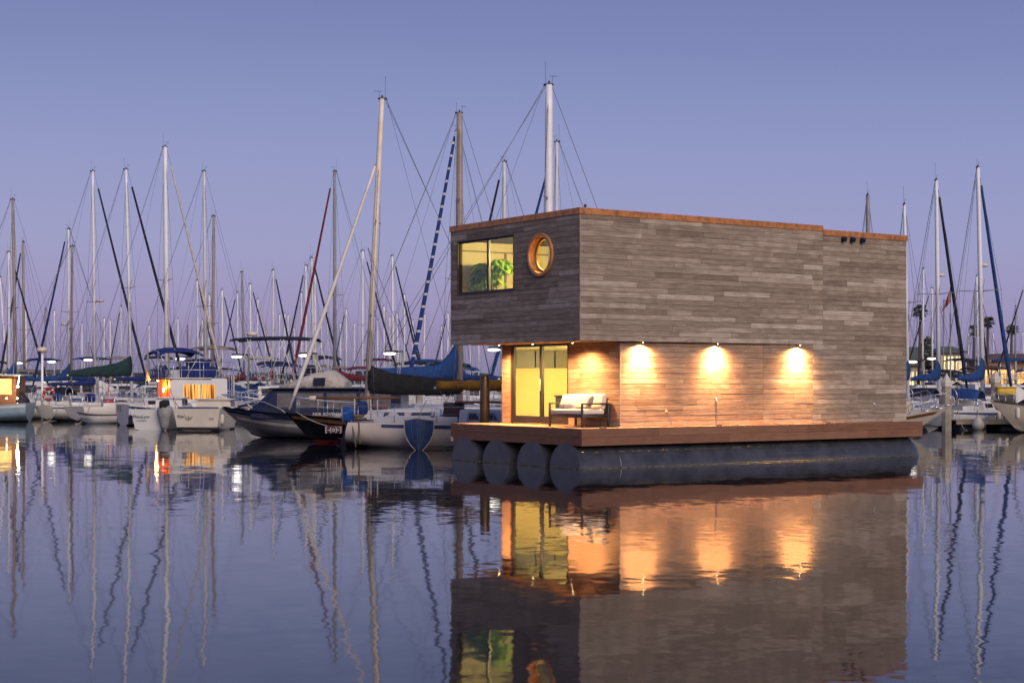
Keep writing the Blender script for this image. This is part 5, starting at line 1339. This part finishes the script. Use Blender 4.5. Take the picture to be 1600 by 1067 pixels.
# --- distant sailboats: one per mast that shows
FAR = [(0, 12, 433, 'w'), (14, 14, 394, 'w'), (36, 38, 378, 't'), (40, 42, 483, 'w'), (71, 71, 483, 't'), (85, 85, 485, 'w'), (128, 128, 505, 'w'), (172, 172, 500, 'w'), (189, 190, 479, 'w'), (203, 205, 520, 'w'), (233, 233, 508, 'w'), (278, 278, 498, 'w'), (293, 293, 509, 'r'), (308, 310, 438, 'w'), (316, 317, 500, 'w'), (327, 327, 460, 'w'), (347, 348, 453, 'w'), (371, 372, 457, 'w'), (378, 382, 425, 'd'), (391, 392, 444, 'w'), (403, 401, 467, 'w'), (414, 414, 508, 'w'), (427, 426, 422, 'c'), (437, 436, 491, 'w'), (445, 445, 490, 'w'), (450, 450, 492, 'w'), (460, 460, 512, 'w'), (471, 471, 457, 'w'), (478, 478, 415, 'w'), (487, 491, 403, 'c'), (492, 493, 429, 'w'), (502, 503, 505, 'w'), (512, 512, 490, 'w'), (532, 532, 505, 'w'), (541, 541, 483, 'w'), (554, 554, 505, 'w'), (567, 566, 392, 'w'), (590, 590, 500, 'w'), (600, 600, 478, 'w'), (609, 609, 495, 'w'), (613, 615, 400, 'w'), (620, 623, 489, 'w'), (632, 632, 460, 'w'), (645, 645, 500, 'w'), (664, 661, 491, 'w'), (690, 690, 510, 'w'), (700, 699, 489, 'w'), (735, 735, 520, 'w'), (748, 748, 510, 'w'), (1443, 1441, 420, 'w'), (1456, 1457, 450, 'w'), (1475, 1473, 470, 'd'), (1500, 1500, 513, 'd'), (1513, 1513, 520, 'w'), (1523, 1524, 455, 'd'), (1526, 1529, 432, 'w'), (1552, 1552, 520, 'w'), (1587, 1586, 478, 'd'), (1604, 1604, 440, 'd')]
JIBS = {567: (CNAVY, 30), 613: (CNAVY, 45), 427: (CNAVY, 55), 487: (CNAVY, 50), 347: (CNAVY, 55), 371: (CNAVY, 150), 478: (CNAVY, 140), 391: (CNAVY, 45), 1456: (CNAVY, 150), 1604: (CBLACK, 150), 1526: (CNAVY, 55), 308: (CNAVY, 60), 36: (CNAVY, 140), 14: (CNAVY, 45), 541: (CBLUE, 140), 645: (CNAVY, 140)}
LM = [(-40, 'left edge'), (22, 'tan leftmost mast'), (108, 'twin masts'), (146, 'first navy jib mast'), (200, 'green cover mast'), (260, 'thick white mast'), (333, 'grey brown mast'), (448, 'red furled jib'), (523, 'red jib mast'), (580, 'cream leaning mast'), (717, 'thick brown mast'), (900, 'house'), (1418, 'house end'), (1464, 'second right mast'), (1531, 'tallest right mast'), (1640, 'right edge')]
ORD = ['first', 'second', 'third', 'fourth', 'fifth', 'sixth', 'seventh', 'eighth', 'ninth', 'tenth', 'eleventh', 'twelfth', 'thirteenth', 'fourteenth', 'fifteenth', 'sixteenth', 'seventeenth', 'eighteenth', 'nineteenth', 'twentieth', 'twentyfirst', 'twentysecond', 'twentythird', 'twentyfourth']
MC = {'w': ('white', WSPAR), 't': ('tan', TANSP), 'd': ('dark', GREYSP), 'c': ('pale', ALU), 'r': ('reddish', mat('spar reddish', (.30, .13, .09), .6))}
ER = random.Random(77); have = [f[0] for f in FAR]
for _ in range(400):
    x = ER.choice([ER.uniform(-6, 700), ER.uniform(0, 700), ER.uniform(1440, 1602)])
    if min(abs(x - q) for q in have) > 5.5 and len(FAR) < 68: FAR.append((round(x), round(x + ER.uniform(-1.5, 1.5)), ER.uniform(496, 540), ER.choice('wwwct'))); have.append(x)
cnt = {}
prev = []
for (pxt, pxb, top, k) in sorted(FAR):
    for (a, an), (b_, bn) in zip(LM, LM[1:]):
        if a <= pxt < b_: break
    i = cnt.get((an, bn), 0); cnt[(an, bn)] = i + 1
    cn, mm = MC[k]
    Y = max(118, min(290, 9.6 * FPX / (594 - top))); Y *= rnd.uniform(.96, 1.04)
    # keep boats apart
    for _ in range(14):
        X = (pxb - 800) / FPX * Y
        if all((X - q[0]) ** 2 + (Y - q[1]) ** 2 > 36 for q in prev): break
        Y += 5
    prev.append((X, Y))
    jb, hd = JIBS.get(pxt, (rnd.choice([None, None, None, None, CNAVY, CCREAM]), rnd.choice([45, 45, 50, 140, 135])))
    sailboat(f'far {cn} mast sailboat, {ORD[i]} from left between {an} and {bn}', pxb, pxt, top, Y, hd, mast=mm, r=.10 if Y < 200 else .12, cover=rnd.choice([CBLUE, CNAVY, CBLUE, CGREEN, CTAN, CRED, CCREAM]), covlen=2.9, covh=rnd.uniform(.7, 1.2), jib=jb, jibr=.09, detail=0, spr=(rnd.uniform(.42, .6),), wire=.012, hood=rnd.choice([None, CNAVY, CBLUE, CTAN]), group='far sailboats across the marina')

# --- motor boats filling the middle distance
FILL = [(305, 106, 'tan bimini', CTAN, 4.55, WHITE, 170, 'between thick white mast and grey mast'), (358, 117, 'navy bimini', CNAVY, 3.2, WHITE, 60, 'behind the trawler ladder'), (150, 120, 'navy canvas', CNAVY, 2.9, WHITE, 20, 'behind the green sail cover'),
        (668, 96, 'black bimini', CBLACK, 3.35, WHITE, 175, 'left of the thick brown mast'), (455, 112, 'navy canvas', CNAVY, 3.6, WHITE, 10, 'behind the white furled jib'), (590, 118, 'maroon canvas', CRED, 3.3, GREYW, 5, 'behind the cream leaning mast'),
        (645, 130, 'cream bimini', CCREAM, 3.5, WHITE, 175, 'right of the dock lamp'), (235, 122, 'blue bimini', CBLUE, 3.2, WHITE, 175, 'behind the trawler bimini'), (60, 118, 'tan bimini', CTAN, 3.1, WHITE, 10, 'behind the lit deckhouse'),
        (415, 128, 'blue bimini', CBLUE, 3.6, GREYW, 170, 'below the pale far mast'), (545, 124, 'tan bimini', CTAN, 3.4, WHITE, 12, 'right of the red jib mast'), (745, 104, 'bright blue bimini', CBRIGHT, 3.2, WHITE, 10, 'under the house overhang'),
        (690, 116, 'blue bimini', CBLUE, 3.8, WHITE, 15, 'behind the blue draped cover'), (1440, 104, 'navy canvas', CNAVY, 2.7, WHITE, 170, 'right of the house end'), (1498, 108, 'black canvas', CBLACK, 3.0, WHITE, 12, 'behind the capped pile'),
        (1568, 102, 'brown canvas', CBROWN, 3.2, WHITE, 10, 'behind the yellow locker'), (1590, 125, 'blue bimini', CBLUE, 3.2, WHITE, 170, 'at the right edge'), (10, 140, 'navy bimini', CNAVY, 4.0, WHITE, 15, 'at the left edge'),
        (120, 132, 'blue canvas', CBLUE, 4.2, WHITE, 165, 'right of the twin masts'), (270, 134, 'black bimini', CBLACK, 4.3, GREYW, 12, 'below the thick white mast'), (335, 128, 'royal blue bimini', CROYAL, 4.0, WHITE, 20, 'below the grey brown mast'),
        (385, 142, 'cream canvas', CCREAM, 4.4, WHITE, 170, 'left of the navy hardtop middle'), (490, 136, 'black canvas', CBLACK, 4.3, WHITE, 165, 'right of the white furled jib'), (520, 150, 'navy bimini', CNAVY, 4.6, GREYW, 15, 'below the maroon jib mast'),
        (570, 140, 'maroon bimini', CRED, 4.2, WHITE, 170, 'beside the cream mast foot'), (620, 112, 'navy canvas', CNAVY, 3.6, WHITE, 170, 'above the black boom cover'), (705, 140, 'tan canvas', CTAN, 4.1, WHITE, 10, 'left of the house overhang'), (205, 144, 'tan bimini', CTAN, 4.4, WHITE, 12, 'behind the green cover mast'),
        (90, 146, 'royal blue canvas', CROYAL, 4.3, WHITE, 14, 'behind the radar pole'), (1520, 140, 'navy bimini', CNAVY, 4.2, WHITE, 15, 'left of the tallest right mast'), (1550, 118, 'blue bimini', CBLUE, 3.9, WHITE, 165, 'right of the tallest right mast')]
for (px, Y, what, bm_, bz, hm2_, hd, where) in FILL:
    cv_ = rnd.choice([None, CNAVY, CBLACK, CBLUE, bm_])
    motorboat(f'white motor cruiser with {what} {where}', px, 594, Y, hd, rnd.uniform(7, 8.8), None, hm2_, 'mid', (-.3, .2, rnd.uniform(1.1, 1.5)), bimm=bm_, bimz=bz, fly=bz > 3.3, stripe=rnd.choice([None, BLUEST, BLACKH]), detail=0, canv=cv_, group='motor cruisers in the middle distance')

# near inflatable clutter on the boats: fenders
def fender(label, loc, L=.5, m=OFFW):
    t = thing('boat_fender', label, 'fender', loc, 0, 'fenders hanging on hull sides')
    mb = MB(); mb.lathe([(.02, 0), (.1, .05), (.11, .15), (.11, L - .12), (.09, L - .04), (.03, L)], 10); mb.build('body', m, t)
    mb = MB(); mb.tube([(0, 0, L), (0, .06, L + .45)], .01, 4); mb.build('line', ROPE, t)
fender('navy fender beside the MecaLynn transom', at(204, 664, 78.3), .5, CNAVY)
fender('white fender at the cream motorboat quarter', at(347, 663, 77.4), .5)
fender('white fender on the speedboat side', at(1590, 655, 72.2), .55)

# ------------------------------------------------------------------ the far shore on both sides
SHORE = mat('shore scrub', (.035, .045, .03), .95, var=.4, vscale=.2)
rr = random.Random(5)
def shore(x0, x1, Y, h, name='shore'):
    mb = MB(); n = 80; a, b_, c = [], [], []
    for i in range(n + 1):
        x = x0 + (x1 - x0) * i / n; hh = h * (1 + .35 * math.sin(i * .7) + rr.uniform(-.25, .25))
        a.append((x, Y, -.5)); b_.append((x, Y + 4 + rr.uniform(-1, 1), hh)); c.append((x, Y + 60, hh * 1.1))
    m = n + 1
    mb.add(a + b_ + c, [(i, i + 1, m + i + 1, m + i) for i in range(n)] + [(m + i, m + i + 1, 2 * m + i + 1, 2 * m + i) for i in range(n)], True)
    return structure(mb.build(name, SHORE))
shore(-230, 40, 420, 3.2); shore(30, 190, 330, 2.4)
STUCCO = mat('stucco cream', (.42, .38, .30), .9, var=.12)
ROOFG = mat('roof grey green', (.10, .12, .11), .8)
WL = emit_mat('building window lit', (1, .72, .36), 1.6, (.8, .6, .35), (1, 1, 1), .8)
WL2 = emit_mat('building warm front lit', (1, .55, .18), 2.0, (.5, .24, .06), (1, 1, 1), 1.2)
def building(label, px0, px1, pytop, Y, depth, roofh, wallm, winm, rows, cols, over=.6, flat=True, cat='building', frac=(.62, .6), roofm=None):
    a, b_ = at(px0, pytop, Y), at(px1, pytop, Y); W = b_.x - a.x; H = a.z
    t = thing('harbour_building', label, cat, (a.x, Y, 0)); t_ = .3
    mb = MB(); mb.box((0, 0, -.5), (W, depth, H - roofh)); mb.build('wall', wallm, t)
    mb = MB()
    if flat: mb.prism([(-over, -over, H - roofh), (W + over, -over, H - roofh), (W + over, depth + over, H - roofh), (-over, depth + over, H - roofh)], (0, 0, .22)); mb.loft([[Vector((-over, -over, H - roofh + .22)), Vector((W + over, -over, H - roofh + .22)), Vector((W + over, depth + over, H - roofh + .22)), Vector((-over, depth + over, H - roofh + .22))], [Vector((W * .3, depth * .3, H)), Vector((W * .7, depth * .3, H)), Vector((W * .7, depth * .7, H)), Vector((W * .3, depth * .7, H))]], smooth=False)
    else: mb.prism([(-over, -over, H - roofh), (W + over, -over, H - roofh), (W + over, depth / 2, H), (-over, depth / 2, H)], (0, 0, .2)); mb.prism([(-over, depth + over, H - roofh), (W + over, depth + over, H - roofh), (W + over, depth / 2, H), (-over, depth / 2, H)], (0, 0, .2))
    mb.build('roof', roofm or ROOFG, t)
    hr = (H - roofh) / rows; cw = W / cols
    for r_ in range(rows):
        for c in range(cols):
            x0 = c * cw + cw * (1 - frac[0]) / 2; z0 = r_ * hr + hr * (1 - frac[1]) / 2
            mb = MB(); mb.box((x0, -.06, z0), (x0 + cw * frac[0], -.02, z0 + hr * frac[1])); w_ = mb.build('window', winm, t)
            mb = MB(); mb.box((x0 + cw * frac[0] / 2 - .04, -.09, z0), (x0 + cw * frac[0] / 2 + .04, -.062, z0 + hr * frac[1])); mb.box((x0 - .05, -.12, z0 - .08), (x0 + cw * frac[0] + .05, -.02, z0 - .005)); mb.build('sill', STUCCO, w_)
building('cream lookout building with flat hipped roof and lit tall windows', 1467, 1504, 541, 235, 5, 1.0, STUCCO, WL, 2, 3, frac=(.72, .7))
building('low grey green roofed hall beside the house end', 1396, 1452, 543, 260, 9, 3.0, STUCCO, WL, 1, 5, flat=False)
building('long low waterfront restaurant with warm lit front', 1536, 1640, 552, 225, 8, 1.2, mat('restaurant wall', (.22, .13, .08), .8), WL2, 1, 8, frac=(.75, .55), roofm=mat('restaurant roof', (.12, .08, .06), .8))
lamp('bright warm floodlight on the waterfront restaurant front', 1555, 563, 222, 120)
# palms and trees
PALM = leaf_mat('palm leaf', (.085, .10, .05)); TRUNK = mat('palm trunk', (.10, .075, .05), .95, var=.3)
def palm(label, px, pytop, Y, spread, seed, name='palm_tree', g='fan palms on the far shore'):
    rr = random.Random(seed); c = at(px, pytop, Y); t = thing(name, label, 'palm tree', (c.x, Y, 0), 0, g); H = c.z - spread * .6
    mb = MB(); mb.tube([(rr.uniform(-.4, .4), 0, -.3), (0, 0, H * .5), (.1, 0, H)], [.30, .22, .18], 8); mb.build('trunk', TRUNK, t)
    mb = MB()
    for i in range(46):
        a = rr.random() * 2 * PI; el = rr.uniform(-.9, 1.25); d = Vector((math.cos(a) * math.cos(el), math.sin(a) * math.cos(el), math.sin(el)))
        st = Vector((.1, 0, H)) + d * spread * rr.uniform(.35, .62); L_ = spread * rr.uniform(.35, .5)
        s_ = d.cross(Vector((0, 0, 1))); s_ = s_.normalized() if s_.length > .1 else Vector((1, 0, 0)); up = s_.cross(d)
        mb.tube([(.1, 0, H), st], .03, 3)
        for k in range(9):
            q = (k / 8 - .5) * 2.5; dd = (d * math.cos(q) + s_ * math.sin(q)).normalized(); e = st + dd * L_ - Vector((0, 0, .25 * L_))
            w_ = up.cross(dd) if False else s_ * math.cos(q) - d * math.sin(q)
            mb.add([st, st + dd * L_ * .5 + w_ * .07, e, st + dd * L_ * .5 - w_ * .07], [(0, 1, 2), (0, 2, 3)])
    mb.build('crown', PALM, t)
palm('tall fan palm just right of the house end wall', 1437, 478, 240, 1.45, 1); palm('fan palm right of the tallest right mast', 1543, 496, 245, 1.3, 2); palm('fan palm beside the far right navy jib', 1580, 508, 250, 1.2, 3)
palm('fan palm half hidden left of the tallest right mast', 1521, 510, 255, 1.3, 4)
def tree(label, px, pytop, Y, rx, seed):
    rr = random.Random(seed); c = at(px, pytop, Y); t = thing('broadleaf_tree', label, 'tree', (c.x, Y, 0)); H = c.z
    mb = MB(); mb.tube([(0, 0, -.3), (.1, 0, H * .4), (.3, 0, H * .7)], [.3, .22, .1], 7)
    cl = []
    for i in range(13):
        a = rr.random() * 6.28; q = Vector((math.cos(a) * rx * rr.uniform(.2, .8), math.sin(a) * rx * rr.uniform(.2, .8), H * rr.uniform(.42, .88))); cl.append(q); mb.tube([(.1, 0, H * .4), q * .6 + Vector((0, 0, H * .18)), q], [.1, .07, .03], 5)
    mb.build('trunk', TRUNK, t); mb = MB()
    for q in cl:
        for k in range(90):
            d = Vector((rr.gauss(0, 1), rr.gauss(0, 1), rr.gauss(0, .8))).normalized() * rx * .42 * rr.uniform(.5, 1); p = q + d
            u = Vector((rr.gauss(0, 1), rr.gauss(0, 1), rr.gauss(0, 1))).normalized(); v = u.cross(d).normalized() * .16; u = u * .24
            mb.add([p - u, p + v, p + u, p - v], [(0, 1, 2, 3)])
    mb.build('crown', PALM, t)
tree('round leafy tree between house end and second right mast', 1452, 512, 230, 1.4, 7)
